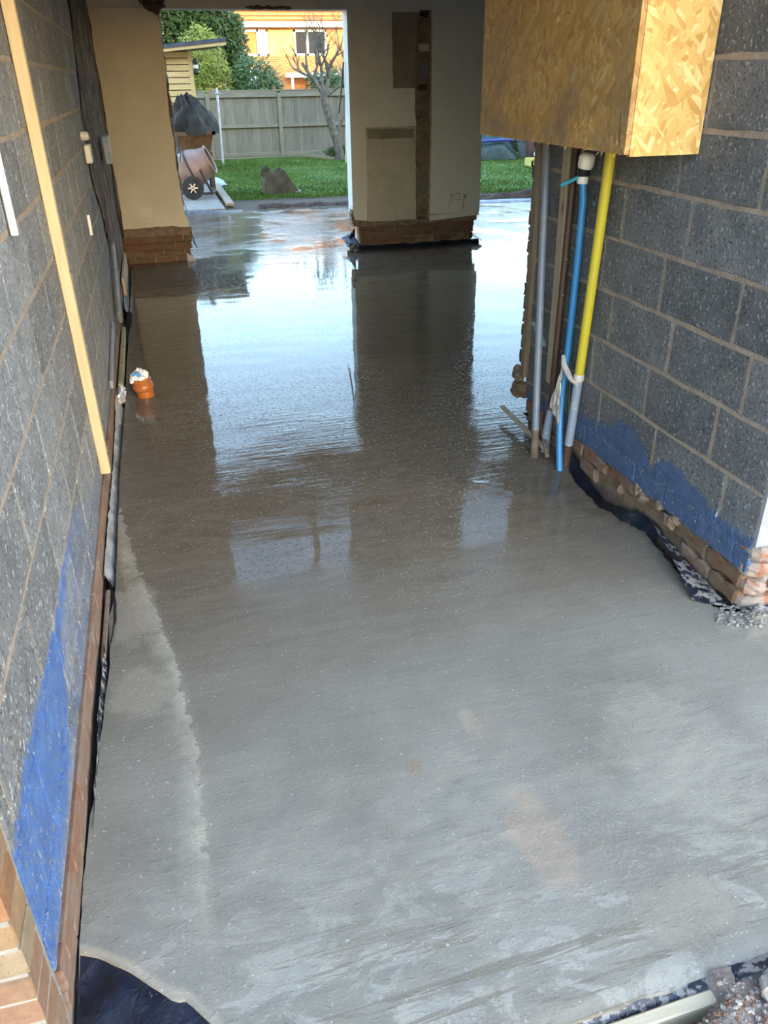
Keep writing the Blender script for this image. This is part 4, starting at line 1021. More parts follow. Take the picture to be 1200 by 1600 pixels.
# ---- membrane upstand round the pillar foot
t = thing('pillar_membrane', 'black plastic sheet folded up round the foot of the broad pillar', 'plastic sheet', (2.95, 9.45, 0))
MB().grid(lambda u, v: (2.20 + 1.56 * u, YW - 0.055 + 0.045 * v + 0.008 * ns(u * 30, v * 2), -0.03 + (0.075 + 0.014 * ns(u * 12, 7)) * v), 60, 4).build('front_strip', M_DPM, t, True)
def lfold(u, v):
    return (2.25 - 0.13 * v - 0.05 * u + 0.008 * ns(u * 6, v * 6), 9.36 + 0.30 * u, -0.03 + (0.10 + 0.10 * u) * (1 - 0.25 * v) + 0.012 * ns(u * 7, v * 5, 2))
MB().grid(lfold, 8, 8).build('left_fold', M_DPM, t, True)
MB().grid(lambda u, v: (2.105 + 0.11 * u, 9.365 + 0.004 * ns(u * 8, v * 8), -0.02 + 0.13 * v * (1 - 0.25 * u)), 8, 5).build('left_flap', M_DPM_D, t, True)
MB().grid(lambda u, v: (2.13 + 0.1 * u, 9.60 + 0.05 * ns(u * 4, v * 4), 0.02 + 0.22 * v * (0.4 + 0.6 * u)), 8, 6).build('back_fold', M_DPM, t, True)
MB().grid(lambda u, v: (3.70 + 0.09 * v + 0.012 * ns(u * 5, v * 5, 3), 9.40 + 0.28 * u, -0.02 + 0.14 * (1 - v) * (0.7 + 0.3 * u) + 0.05 * v + 0.015 * ns(u * 8, v * 8)), 8, 6).build('right_fold', M_DPM, t, True)
t = thing('stub_membrane', 'wisp of clear and black plastic at the foot of the cream wall stub', 'plastic sheet', (0.3, 9.42, 0))
MB().grid(lambda u, v: (0.25 + 0.09 * u, YW - 0.06 + 0.06 * v + 0.01 * ns(u * 9, v * 9), -0.02 + 0.11 * v * (1 - 0.5 * u)), 8, 6).build('clear_tail', M_CLEAR, t, True)
MB().grid(lambda u, v: (0.28 + 0.07 * u, YW + 0.02 + 0.12 * v, 0.02 + 0.13 * (1 - u) * v + 0.01 * ns(u * 9, v * 9)), 8, 6).build('black_tail', M_DPM, t, True)
o_ = MB().tube([(0.315, YW - 0.01, 0.33), (0.345, YW - 0.03, 0.25), (0.35, YW - 0.04, 0.20), (0.375, YW - 0.03, 0.15)], 0.006, 6).build('loose_cable', M_BLACKPL)
tag(o_, 'thin black cable sticking out at the foot of the wall stub', 'cable')

# ---- front of the slab: membrane corner, shuttering, rubble
def corner_sheet(u, v):
    x = -0.415 + 0.62 * u; fy = lerp(FRONT_L, x)
    y = fy + 0.02 - (0.36 + 0.1 * u) * v
    return (x, y, -0.010 - 0.05 * v + (0.014 * ns(x * 11, y * 11) + 0.008 * ns(x * 26, y * 26, 3)) * sstep(0, 0.2, v))
o_ = MB().grid(corner_sheet, 44, 26).build('plastic_membrane', M_DPM, None, True)
tag(o_, 'large wet black plastic sheet at the near left corner of the slab', 'plastic sheet')
def front_lip(u, v):
    x = 0.2 + 1.4 * u; fy = lerp(FRONT_L, x)
    return (x, fy + 0.010 - 0.045 * v, -0.009 + 0.022 * v * sstep(0.45, 0.62, u) - 0.035 * v * (1 - sstep(0.45, 0.62, u)) + 0.007 * ns(x * 18, v * 3))
o_ = MB().grid(front_lip, 70, 4).build('plastic_membrane', M_DPM_D, None, True)
tag(o_, 'thin dark plastic lip between slab edge and shuttering board', 'plastic sheet')
o_ = MB().bar((0.25, 0.785, -0.050), (0.95, 0.800, -0.044), 0.030, 0.06, (0, 0, 1), 0.004).build('shuttering_board', M_PINE_X)
tag(o_, 'pale shuttering board along the front edge of the slab', 'board')
def mound(u, v):
    x = 0.62 + 1.6 * u; y = 0.18 + 0.66 * v
    e = sstep(0.82, 0.98, x + 0.25 * sstep(0.78, 0.70, y))
    z = -0.10 + 0.10 * e * sstep(0.2, 0.6, v) + 0.022 * ns(x * 9, y * 9) + 0.012 * ns(x * 24, y * 24, 2)
    z -= 0.06 * sstep(0.96, 0.90, x) * sstep(0.755, 0.785, y)
    return (x, y, z)
hm = MB().grid(mound, 70, 34).build('rubble_mound', simple('grey_brown_mud', (0.11, 0.085, 0.07), (0.25, 0.215, 0.19), 10, 0.85, 0.8, 60, bdist=0.01), None, True)
tag(hm, 'heap of grey mud and crushed stone at the near right corner', 'mud heap')
def stones(name, n, mat, seed, x0, x1, y0, y1, s0, s1, label):
    rs = random.Random(seed); mb = MB()
    for i in range(n):
        x = rs.uniform(x0, x1); y = rs.uniform(y0, y1)
        u = (x - 0.62) / 1.6; v = (y - 0.18) / 0.66
        s_ = rs.uniform(s0, s1); z = mound(u, v)[2]
        mb.lump((x, y, z + s_ * 0.2), (s_ * rs.uniform(.8, 1.5), s_, s_ * 0.75), i + seed, 6, 4, 0.4)
    return tag(mb.build(name, mat), label, 'gravel', None, 'stuff')
stones('grey_gravel', 900, M_GRAVEL, 3, 0.86, 1.5, 0.55, 0.815, 0.002, 0.007, 'loose grey gravel on the near right mud heap')
stones('red_grit', 700, M_REDGRIT, 8, 0.74, 1.04, 0.58, 0.775, 0.0015, 0.005, 'reddish brick grit beside the shuttering board end')
o_ = MB().lump((1.075, 0.765, 0.012), (0.035, 0.03, 0.022), 222, 8, 6, 0.45).build('stone_chunk', M_GRAVEL)
tag(o_, 'larger grey stone chunk on the near right mud heap', 'stone')

# ================================================================ GARDEN AND BEYOND
random.seed(53)
def soil_z(x, y):
    e = back_edge(x)
    z = -0.14 + 0.12 * sstep(e - 0.2, e + 0.15, y) + 0.02 * sstep(e + 0.1, e + 1.0, y) + (0.035 * ns(x * 1.7, y * 1.7, 2) + 0.02 * ns(x * 5, y * 5, 4)) * sstep(e + 1.9, e + 0.6, y) - 0.05 * sstep(e + 1.2, e + 2.2, y)
    return z
o_ = MB().grid(lambda u, v: (-5 + 19 * u, 12.5 + 4.2 * v, soil_z(-5 + 19 * u, 12.5 + 4.2 * v) - 0.0), 150, 40).build('soil_bed', M_SOIL_G, None, True)
struct(o_, 'trodden grey brown soil strip between slab and lawn', 'ground')
# dark cut bank
mb = MB().grid(lambda u, v: (1.6 + 8 * u, back_edge(1.6 + 8 * u) + 0.12 + 0.45 * v + 0.15 * ns(u * 22, 3), -0.10 + 0.13 * math.sin(v * 2.4) + 0.06 * ns(u * 40, v * 4) + 0.10 * v * sstep(0.35, 0.6, u)), 150, 10)
o_ = mb.build('soil_bank', M_SOIL, None, True); struct(o_, 'dark crumbly earth bank along the back of the slab', 'ground')
def lawn_start(x): return lerp([(-5, 14.7), (1.3, 14.65), (3.5, 14.5), (5, 14.1), (7, 13.7), (14, 13.2)], x) + 0.12 * ns(x * 2.1, 7)
def lawn_z(x, y): return 0.02 + 0.025 * ns(x * 0.7, y * 0.7, 5)
lawn = MB().grid(lambda u, v: (1.22 + 13 * u, lawn_start(1.22 + 13 * u) + (24.5 - lawn_start(1.22 + 13 * u)) * v, lawn_z(1.22 + 13 * u, v * 10) - 0.05 * sstep(0.03, 0, v)), 80, 60).build('lawn', M_GRASS, None, True)
struct(lawn, 'green lawn reaching back to the wooden fence', 'lawn')
mb = MB(); V = mb.v; F = mb.f
for i in range(52000):
    x = 1.25 + 9.5 * random.random(); y = lawn_start(x) - 0.15 + (22.8 - lawn_start(x)) * random.random() ** 1.35
    z = 0.012; h = rnd(0.025, 0.06); a = rnd(0, 6.28); dx = math.cos(a) * 0.009; dy = math.sin(a) * 0.009; lx = rnd(-.025, .025); ly = rnd(-.025, .025)
    n = len(V); V.append((x - dx, y - dy, z)); V.append((x + dx, y + dy, z)); V.append((x + lx, y + ly, z + h)); F.append((n, n + 1, n + 2))
me = bpy.data.meshes.new('grass_blades'); me.from_pydata(V, [], F); me.materials.append(M_GRASS)
o_ = link('grass_blades', me); tag(o_, 'short green grass covering the lawn', 'grass', None, 'stuff')

# ---- paved strip, plank and sheet at the left
t = thing('paving', 'pale concrete paving beside the cement mixer', 'paving', (0.5, 15.5, 0), kind='structure')
for j in range(5):
    for i in range(3):
        MB().box(-0.75 + 0.6 * i, -0.16 + 0.6 * i, 13.45 + 0.9 * j, 14.34 + 0.9 * j, -0.08, 0.03 + rnd(-.003, .003), 0.008).build('paving_slab', M_PAVING, t)
o_ = MB().bar((1.15, 13.75, 0.045), (1.17, 17.2, 0.05), 0.12, 0.045, (0, 0, 1), 0.005).build('scaffold_plank', M_TIMBER)
tag(o_, 'weathered plank laid along the edge of the lawn by the paving', 'plank')
o_ = MB().grid(lambda u, v: (-0.2 + 1.5 * u, 13.18 + 0.35 * v + 0.03 * ns(u * 7, 2), -0.02 + 0.085 * math.sin(v * 3.1) * (1 - 0.75 * u) + 0.01 * ns(u * 12, v * 5)), 30, 8).build('plastic_membrane', M_DPM_D, None, True)
tag(o_, 'dark blue plastic sheet folded at the back left edge of the slab', 'plastic sheet')
o_ = MB().grid(lambda u, v: (1.0 + 0.36 * u, 16.6 + 0.8 * v, 0.045 + 0.10 * math.sin(u * 3.1) * math.sin(v * 3.1) + 0.03 * ns(u * 6, v * 6)), 14, 14).build('blue_sheet', M_BLUESHEET, None, True)
tag(o_, 'crumpled pale blue plastic sheet on the plank by the mixer', 'plastic sheet')
o_ = MB().grid(lambda u, v: (4.9 + 3.2 * u, back_edge(4.9 + 3.2 * u) - 0.05 + 0.12 * v, 0.0 + 0.035 * math.sin(v * 3.1) + 0.008 * ns(u * 18, v * 3)), 40, 6).build('plastic_membrane', M_BLUESHEET, None, True)
tag(o_, 'pale plastic edge along the back of the slab right of the pillar', 'plastic sheet')

# ---- cement mixer
t = thing('cement_mixer', 'worn reddish cement mixer with tilted drum standing behind the wall stub', 'cement mixer', (0.72, 14.95, 0.03))
ax = Vector((0.86, -0.18, 0.40)).normalized(); og = Vector((0.70, 15.0, 0.50)) - ax * 0.30
MB().lathe([(0, 0), (0.16, 0.01), (0.255, 0.06), (0.30, 0.15), (0.31, 0.26), (0.30, 0.34), (0.24, 0.50), (0.215, 0.60), (0.225, 0.61), (0.225, 0.625), (0.20, 0.62), (0.225, 0.50), (0.285, 0.33), (0.29, 0.2), (0, 0.05)], og, ax, 26).build('drum', M_MIXER, t, True)
MB().lathe([(0.308, 0.0), (0.322, 0.005), (0.322, 0.03), (0.308, 0.035)], og + ax * 0.26, ax, 26).build('drum_ring', M_STEELDK, t, True)
MB().lathe([(0.222, 0), (0.236, 0.004), (0.236, 0.02), (0.222, 0.024)], og + ax * 0.60, ax, 26).build('mouth_rim', M_MIXER, t, True)
mb = MB(); mb.tube([(0.42, 14.80, 0.22), (0.55, 14.72, 0.12), (0.95, 14.72, 0.12), (1.0, 14.85, 0.14), (1.0, 15.25, 0.14)], 0.022, 8)
mb.tube([(0.42, 14.80, 0.22), (0.42, 15.2, 0.5), (0.5, 15.3, 0.85)], 0.022, 8); mb.tube([(0.95, 14.72, 0.12), (0.78, 14.65, 0.5)], 0.022, 8); mb.tube([(1.0, 15.25, 0.14), (0.98, 15.25, 0.04)], 0.024, 8)
mb.build('frame', M_STEELDK, t, True)
for dy in (0.0, 0.55):
    w = MB().lathe([(0.085, -0.03), (0.14, -0.035), (0.178, -0.028), (0.185, 0.0), (0.178, 0.028), (0.14, 0.035), (0.085, 0.03), (0.085, -0.03)], (0.63, 14.70 + dy, 0.215), (0, 1, 0), 26).build('wheel', M_RUBBER, t, True)
    MB().lathe([(0, -0.012), (0.03, -0.02), (0.03, 0.02), (0, 0.012)], (0.63, 14.70 + dy, 0.215), (0, 1, 0), 14).build('hub', M_STEELDK, w, True)
    for k in range(6):
        a = k * math.pi / 3
        MB().bar((0.63, 14.69 + dy, 0.215), (0.63 + 0.10 * math.cos(a), 14.69 + dy, 0.215 + 0.10 * math.sin(a)), 0.02, 0.026, (0, 1, 0)).build('spoke', M_GALV, w)
mb = MB().tube([(0.40, 14.72, 1.15), (0.41, 14.70, 0.8), (0.47, 14.70, 0.62), (0.52, 14.72, 0.85)], 0.012, 8); mb.build('tipping_handle', M_STEELDK, t, True)
MB().tube([(0.43, 14.66, 1.02), (0.43, 14.66, 0.86)], 0.05, 12).build('motor_housing', M_STEELDK, t, True)

# ---- rusty tub with canvas
t = thing('steel_tub', 'rusty steel tub on dark legs behind the cement mixer', 'tub', (0.75, 15.9, 0.03))
mb = MB(); P_ = [(0.42, 15.45), (1.12, 15.45), (1.12, 16.3), (0.42, 16.3)]; Q_ = [(0.52, 15.55), (1.02, 15.55), (1.02, 16.2), (0.52, 16.2)]
mb.add([(x, y, 1.00) for x, y in P_] + [(x, y, 0.62) for x, y in Q_], [(0, 1, 5, 4), (1, 2, 6, 5), (2, 3, 7, 6), (3, 0, 4, 7), (4, 5, 6, 7)]); mb.build('tub_body', M_RUSTBOX, t)
mb = MB().box(0.39, 1.15, 15.42, 15.48, 0.98, 1.04).box(0.39, 1.15, 16.27, 16.33, 0.98, 1.04).box(0.39, 0.45, 15.42, 16.33, 0.98, 1.04).box(1.09, 1.15, 15.42, 16.33, 0.98, 1.04); mb.build('rim', M_RUSTBOX, t)
for x in (0.5, 1.04):
    for y in (15.56, 16.2): MB().box(x - 0.03, x + 0.03, y - 0.03, y + 0.03, 0.03, 0.7).build('leg', M_DPM, t)
mb = MB()
def canv(u, v):
    th = 2 * math.pi * u; ph = math.pi * 0.5 * v
    r = 1 + 0.16 * ns(math.cos(th) * 1.8, math.sin(th) * 1.8, v * 3.0) + 0.09 * math.sin(th * 7 + v * 6) * v + 0.12 * ns(math.cos(th) * 5, v * 6, math.sin(th) * 5) + 0.10 * v * v * math.sin(th * 4 + 1)
    return (0.80 + 0.40 * math.sin(ph) * math.cos(th) * r - 0.07 * (1 - v), 15.85 + 0.48 * math.sin(ph) * math.sin(th) * r, 0.98 + 0.58 * math.cos(ph) * r)
mb.grid(canv, 48, 22)
o_ = mb.build('canvas_sheet', M_CANVAS, None, True); tag(o_, 'bunched dark canvas sheet heaped on the rusty tub', 'canvas sheet')

# ---- scaffold pole standing on the lawn
o_ = MB().tube([(1.73, 21.6, -0.05), (1.79, 22.0, 1.66)], 0.028, 10).build('scaffold_pole', M_GALV); tag(o_, 'thin galvanised pole standing on the lawn before the fence', 'pole')
t = thing('pole_coupler', 'small coupler clamped to the top of the galvanised pole', 'coupler', (1.79, 21.97, 1.56))
MB().box(1.72, 1.86, 21.92, 22.02, 1.53, 1.57, 0.008).build('clamp', M_GALV, t)

# ---- digger bucket
t = thing('digger_bucket', 'muddy excavator bucket lying on the lawn', 'digger bucket', (2.2, 15.1, 0.03))
prf = [(0.00, 0.0), (0.02, 0.16), (0.06, 0.30), (0.14, 0.33), (0.20, 0.28), (0.30, 0.38), (0.36, 0.40), (0.40, 0.34), (0.50, 0.18), (0.60, 0.06), (0.62, 0.03), (0.48, 0.0), (0.2, -0.02)]
for dy, nm in ((0.0, 'side_plate'), (0.40, 'side_plate')):
    MB().prism(prf, (1.87, 15.0 + dy, 0.03), (1, 0, 0), (0, 0, 1), (0, 0.018, 0)).build(nm, M_BUCKET, t)
sh = [(0.60, 0.05), (0.45, 0.0), (0.2, -0.015), (0.0, 0.0), (0.015, 0.16), (0.06, 0.29), (0.16, 0.31)]
mb = MB(); n = len(sh)
mb.add([(1.87 + a, 15.0, 0.03 + b) for a, b in sh] + [(1.87 + a, 15.41, 0.03 + b) for a, b in sh], [(i, i + 1, n + i + 1, n + i) for i in range(n - 1)]); mb.build('shell', M_BUCKET, t)
MB().box(2.42, 2.52, 14.99, 15.42, 0.035, 0.060).build('cutting_edge', M_GALV, t)
for dy in (0.10, 0.26):
    MB().prism([(-0.02, 0.27), (0.02, 0.40), (0.09, 0.45), (0.15, 0.40), (0.17, 0.30)], (1.87, 15.0 + dy, 0.03), (1, 0, 0), (0, 0, 1), (0, 0.025, 0)).build('hanger_ear', M_BUCKET, t)
MB().tube([(1.95, 15.08, 0.42), (1.95, 15.31, 0.42)], 0.03, 10).build('pin', M_STEELDK, t, True)

# ---- fence
t = thing('garden_fence', 'weathered grey close boarded fence across the end of the garden', 'fence', (3.4, 22.9, 0))
FY = 22.9
bmesh_ = [MB().box(-0.05, 0.05, 0.0, 0.016, 0, 1.44).mesh('board', M_FENCE), MB().box(-0.05, 0.05, 0.004, 0.022, 0, 1.455).mesh('board', M_FENCE)]
x = -0.6; i = 0
while x < 12.5:
    o_ = bpy.data.objects.new('board', bmesh_[i % 2]); COL.objects.link(o_); o_.parent = t; o_.matrix_parent_inverse = Matrix.Translation(-Vector(t.location)); o_.location = (x, FY + 0.05 + rnd(-.003, .003), 0.07 + rnd(-.01, .01)); x += 0.093; i += 1
xs_ = [-0.2, 1.6, 3.42, 5.24, 7.06, 8.88, 10.7, 12.5]
for a, b in zip(xs_, xs_[1:]):
    for z, h in ((1.50, 0.16), (0.76, 0.075), (0.09, 0.09)):
        MB().box(a + 0.05, b - 0.05, FY - 0.01, FY + 0.05, z - h / 2 + 0.02, z + h / 2 + 0.02, 0.006).build('rail', M_FENCE_R, t)
for a in xs_: MB().box(a - 0.05, a + 0.05, FY - 0.04, FY + 0.06, -0.1, 1.53, 0.008).build('post', M_FENCE_R, t)
MB().box(-0.6, 12.5, FY - 0.02, FY + 0.07, 1.585, 1.61).build('capping', M_FENCE_R, t)
MB().box(-0.6, 12.5, FY - 0.015, FY + 0.05, -0.05, 0.06).build('gravel_board', M_FENCE_R, t)
t = thing('bed_edging', 'low timber edging round the bed below the bare tree', 'edging', (4.5, 22, 0))
MB().bar((3.95, 22.8, 0.04), (4.45, 21.6, 0.04), 0.05, 0.09).build('edge_board', M_TIMBER, t); MB().bar((4.45, 21.6, 0.04), (6.6, 21.5, 0.04), 0.05, 0.09).build('edge_board', M_TIMBER, t)

# ---- shed
t = thing('garden_shed', 'timber garden shed with sloping dark felt roof', 'shed', (0.2, 19.5, 0))
for k in range(20):
    z = 0.05 + 0.115 * k
    mb = MB().prism([(0, 0), (0.04, 0.0), (0.03, 0.096), (0, 0.096)], (-1.2, 18.99, z), (0, -1, 0), (0, 0, 1), (2.24, 0, 0)); mb.build('cladding_board', M_CLAD, t)
MB().box(-1.2, 1.03, 19.0, 20.8, 0.0, 2.36).build('shed_body', M_OLDWOOD, t)  # body kept dark so the board gaps read as lap shadows
MB().box(1.02, 1.10, 18.95, 19.04, 0.0, 2.36).build('corner_trim', M_CLAD, t)
MB().prism([(-1.6, 2.19), (1.79, 2.50), (1.79, 2.57), (-1.6, 2.26)], (0, 18.6, 0), (1, 0, 0), (0, 0, 1), (0, 2.5, 0)).build('roof_felt', M_ROOFFELT, t)
MB().prism([(-1.6, 2.13), (1.79, 2.44), (1.79, 2.50), (-1.6, 2.19)], (0, 18.62, 0), (1, 0, 0), (0, 0, 1), (0, 0.03, 0)).build('fascia', M_CLAD, t)
MB().prism([(-1.6, 2.15), (1.75, 2.455), (1.75, 2.495), (-1.6, 2.19)], (0, 18.66, 0), (1, 0, 0), (0, 0, 1), (0, 2.4, 0)).build('soffit', M_OLDWOOD, t)
t = thing('wall_lantern', 'small dark lantern hanging on the shed corner', 'lantern', (1.15, 18.95, 1.95))
MB().lathe([(0, 0.30), (0.03, 0.30), (0.055, 0.24), (0.05, 0.22), (0.05, 0.06), (0.06, 0.04), (0.03, 0.0), (0, 0)], (1.16, 18.93, 1.92), (0, 0, 1), 12).build('body', M_BLACKPL, t, True)
MB().lathe([(0.052, 0.12), (0.053, 0.125), (0.053, 0.18), (0.052, 0.185)], (1.16, 18.93, 1.92), (0, 0, 1), 12).build('glass', M_WHITEPL, t, True)

# ---- planting
def leaves(name, blobs, n, size, mat, parent, seed, flat=0.0):
    rs = random.Random(seed); V = []; F = []
    tot = sum(b[1][0] * b[1][1] + b[1][0] * b[1][2] for b in blobs)
    for ce, ra in blobs:
        for i in range(int(n * (ra[0] * ra[1] + ra[0] * ra[2]) / tot)):
            d = Vector((rs.gauss(0, 1), rs.gauss(0, 1), rs.gauss(0, 1))).normalized()
            k = (0.3 + 0.7 * rs.random() ** 0.45) * (1 + 0.25 * noise.noise(d * 2.3 + Vector((seed, 0, 0))))
            p = Vector((ce[0] + d.x * ra[0] * k, ce[1] + d.y * ra[1] * k, ce[2] + d.z * ra[2] * k))
            a = Vector((rs.gauss(0, 1), rs.gauss(0, 1), rs.gauss(0, 1) - flat)).normalized(); b = a.orthogonal().normalized()
            s_ = size * rs.uniform(0.6, 1.4); o = len(V)
            V += [p, p + a * s_ + b * s_ * 0.32, p + a * s_ * 2.0, p + a * s_ - b * s_ * 0.32]
            F.append((o, o + 1, o + 2, o + 3))
    me = bpy.data.meshes.new(name); me.from_pydata([tuple(v) for v in V], [], F); me.materials.append(mat)
    return link(name, me, parent)
def trunk(parent, x, y, h, r, lean=(0, 0), mat=None):
    MB().tube([(x, y, -0.1), (x + lean[0] * .5, y + lean[1] * .5, h * 0.5), (x + lean[0], y + lean[1], h)], [r, r * 0.8, r * 0.5], 8).build('trunk', mat or M_BARK, parent, True)
t = thing('conifer', 'tall dark evergreen conifer rising behind the shed', 'tree', (1.4, 28, 0)); trunk(t, 1.4, 28, 5, 0.16)
leaves('foliage', [((1.0, 28, 3.1), (1.4, 1.0, 1.6)), ((2.1, 28, 3.2), (0.9, 0.8, 1.4)), ((2.85, 28.2, 2.7), (0.5, 0.6, 1.1)), ((-0.5, 28, 3), (1.2, 1, 1.5))], 34000, 0.085, M_CONIFER, t, 5, 0.5)
t = thing('privet_shrub', 'yellow green shrub between shed and fence top', 'shrub', (1.8, 25, 0)); trunk(t, 1.8, 25, 1.8, 0.05)
leaves('foliage', [((1.75, 25, 2.3), (0.62, 0.55, 0.85)), ((1.9, 24.8, 1.7), (0.7, 0.5, 0.7))], 6500, 0.05, M_LEAF_Y, t, 6)
t = thing('laurel_shrub', 'glossy dark green shrub above the fence in front of the house', 'shrub', (3.05, 24.6, 0)); trunk(t, 3.05, 24.6, 1.6, 0.05)
leaves('foliage', [((3.05, 24.6, 1.75), (0.62, 0.5, 0.75)), ((3.4, 24.6, 1.6), (0.4, 0.4, 0.5)), ((2.7, 24.6, 1.5), (0.35, 0.4, 0.5))], 4200, 0.06, M_LEAF_G, t, 7, 0.6)
t = thing('laurel_shrub', 'low green shrub showing over the fence behind the bare tree', 'shrub', (5.1, 24.2, 0)); trunk(t, 5.1, 24.2, 1.4, 0.05)
leaves('foliage', [((5.1, 24.2, 1.6), (0.75, 0.5, 0.5)), ((5.9, 24.2, 1.5), (0.6, 0.5, 0.5))], 3600, 0.07, M_LEAF_G, t, 8, 0.6)
t = thing('bed_plant', 'small green clump in the bed below the bare tree', 'plant', (4.75, 22.2, 0))
leaves('foliage', [((4.8, 22.2, 0.12), (0.35, 0.25, 0.14))], 700, 0.05, M_LEAF_G, t, 9, -1.2)
# bare tree
t = thing('bare_tree', 'leafless gnarled tree leaning in front of the fence', 'tree', (4.68, 21.5, 0))
rs = random.Random(12)
MB().tube([(4.70, 21.5, -0.1), (4.64, 21.5, 0.25), (4.55, 21.5, 0.6), (4.40, 21.5, 1.05), (4.33, 21.5, 1.35), (4.30, 21.5, 1.5)], [0.13, 0.11, 0.105, 0.10, 0.105, 0.08], 10).build('trunk', M_BARK, t, True)
def grow(mb, p, d, L, r, depth):
    pts = [p]; rr = [r]; q = p; dd = d
    for i in range(4):
        dd = (dd + Vector((rs.uniform(-.25, .25), rs.uniform(-.2, .2), rs.uniform(-.1, .22)))).normalized(); q = q + dd * L / 4; pts.append(q); rr.append(r * (1 - 0.45 * (i + 1) / 4))
    mb.tube(pts, rr, 5 if depth < 2 else 3, False)
    if depth < 4:
        for i in range(3):
            k = rs.choice([2, 3, 4]); nd = (dd + Vector((rs.uniform(-.9, .9), rs.uniform(-.7, .7), rs.uniform(-.15, .7)))).normalized()
            grow(mb, pts[k], nd, L * rs.uniform(0.62, 0.85), rr[k] * 0.80, depth + 1)
for (p, d, L, r) in (((4.31, 21.5, 1.48), (-0.6, 0, 0.9), 0.85, 0.06), ((4.31, 21.5, 1.48), (0.45, 0.1, 0.8), 0.8, 0.06), ((4.33, 21.5, 1.42), (0.9, -0.1, 0.45), 0.8, 0.055), ((4.62, 21.5, 0.62), (0.45, 0.1, 0.9), 0.9, 0.05), ((4.32, 21.5, 1.5), (0.0, 0.2, 1.0), 0.8, 0.05)):
    mb = MB(); grow(mb, Vector(p), Vector(d).normalized(), L, r, 0); mb.build('branch', M_BARK, t, True)
o_ = MB().bar((4.62, 20.6, 0.0), (4.75, 21.0, 1.15), 0.05, 0.03).build('leaning_lath', M_PINE); tag(o_, 'pale lath leaning beside the bare tree trunk', 'lath')
o_ = MB().tube([(2.172, 9.66, 1.95), (2.15, 9.68, 1.75), (2.12, 9.68, 1.55), (2.10, 9.67, 1.45)], 0.010, 6).build('loose_cable', M_BLACKPL); tag(o_, 'black cable hanging down the white reveal of the pillar', 'cable')

# ---- things by the garden's right side
t = thing('tarpaulin_heap', 'heap under a dark green tarpaulin on the lawn right of the pillar', 'tarpaulin', (8.2, 20, 0))
MB().grid(lambda u, v: (7.2 + 1.55 * u, 19.6 + 1.4 * v, 0.03 + 0.80 * (math.sin(math.pi * min(1, max(0, u))) ** 0.5) * (math.sin(math.pi * v) ** 0.5) * (1 + 0.2 * ns(u * 3, v * 3)) + 0.05 * ns(u * 9, v * 9)), 40, 36).build('cover', M_TARP, t, True)
MB().tube([(7.3, 19.72, 0.42), (7.8, 19.62, 0.46), (8.3, 19.62, 0.47), (8.6, 19.7, 0.45)], 0.035, 8).build('blue_band', M_TARPBLUE, t, True)
t = thing('hedge', 'dark hedge behind the tarpaulin heap', 'hedge', (9.5, 22, 0)); trunk(t, 9.5, 22, 1.0, 0.05)
leaves('foliage', [((8.2, 22.2, 0.9), (1.3, 0.5, 1.0)), ((10, 22.2, 0.9), (1.5, 0.5, 1.0)), ((9.1, 21.4, 0.4), (0.5, 0.3, 0.5))], 7000, 0.08, M_LEAF_D, t, 10)
t = thing('plant_pot', 'grey tapered plant pot beside the brown bin', 'plant pot', (9.28, 20.3, 0.03))
MB().lathe([(0, 0), (0.16, 0), (0.22, 0.36), (0.25, 0.37), (0.25, 0.44), (0.22, 0.44), (0.2, 0.38), (0, 0.38)], (9.22, 20.3, 0.03), (0, 0, 1), 20).build('pot', M_POT, t, True)
leaves('plant', [((9.22, 20.3, 0.62), (0.22, 0.22, 0.22))], 350, 0.05, M_LEAF_G, t, 14)
t = thing('wheeled_bin', 'tall brown wheeled bin at the right of the lawn', 'bin', (9.3, 19.6, 0.03))
mb = MB(); P_ = [(9.02, 19.35), (9.56, 19.35), (9.56, 20.0), (9.02, 20.0)]; Q_ = [(9.08, 19.42), (9.50, 19.42), (9.50, 19.92), (9.08, 19.92)]
mb.add([(x, y, 0.97) for x, y in P_] + [(x, y, 0.08) for x, y in Q_], [(0, 1, 5, 4), (1, 2, 6, 5), (2, 3, 7, 6), (3, 0, 4, 7), (4, 5, 6, 7)]); mb.build('bin_body', M_BIN, t)
MB().box(9.0, 9.58, 19.32, 20.05, 0.97, 1.05, 0.02).build('lid', M_BIN, t)
for x_ in (9.06, 9.52):
    w = MB().lathe([(0, -0.025), (0.11, -0.025), (0.12, 0), (0.11, 0.025), (0, 0.025)], (x_, 19.42, 0.15), (0.35, -1, 0), 18).build('wheel', M_RUBBER, t, True)
    MB().lathe([(0, 0.03), (0.05, 0.03), (0.055, 0.0)], (x_, 19.42, 0.15), (0.35, -1, 0), 14).build('hub_cap', M_WHITEPL, w, True)
t = thing('crate', 'pale yellow crate on the lawn before the brown bin', 'crate', (8.35, 17.6, 0.03))
mb = MB().box(8.10, 8.75, 17.45, 17.48, 0.05, 0.21).box(8.10, 8.75, 17.85, 17.88, 0.05, 0.21).box(8.10, 8.13, 17.45, 17.88, 0.05, 0.21).box(8.72, 8.75, 17.45, 17.88, 0.05, 0.21).box(8.10, 8.75, 17.45, 17.88, 0.04, 0.06); mb.build('crate_body', M_CRATE, t)
MB().box(8.08, 8.77, 17.43, 17.46, 0.18, 0.22).build('rim', M_CRATE, t)

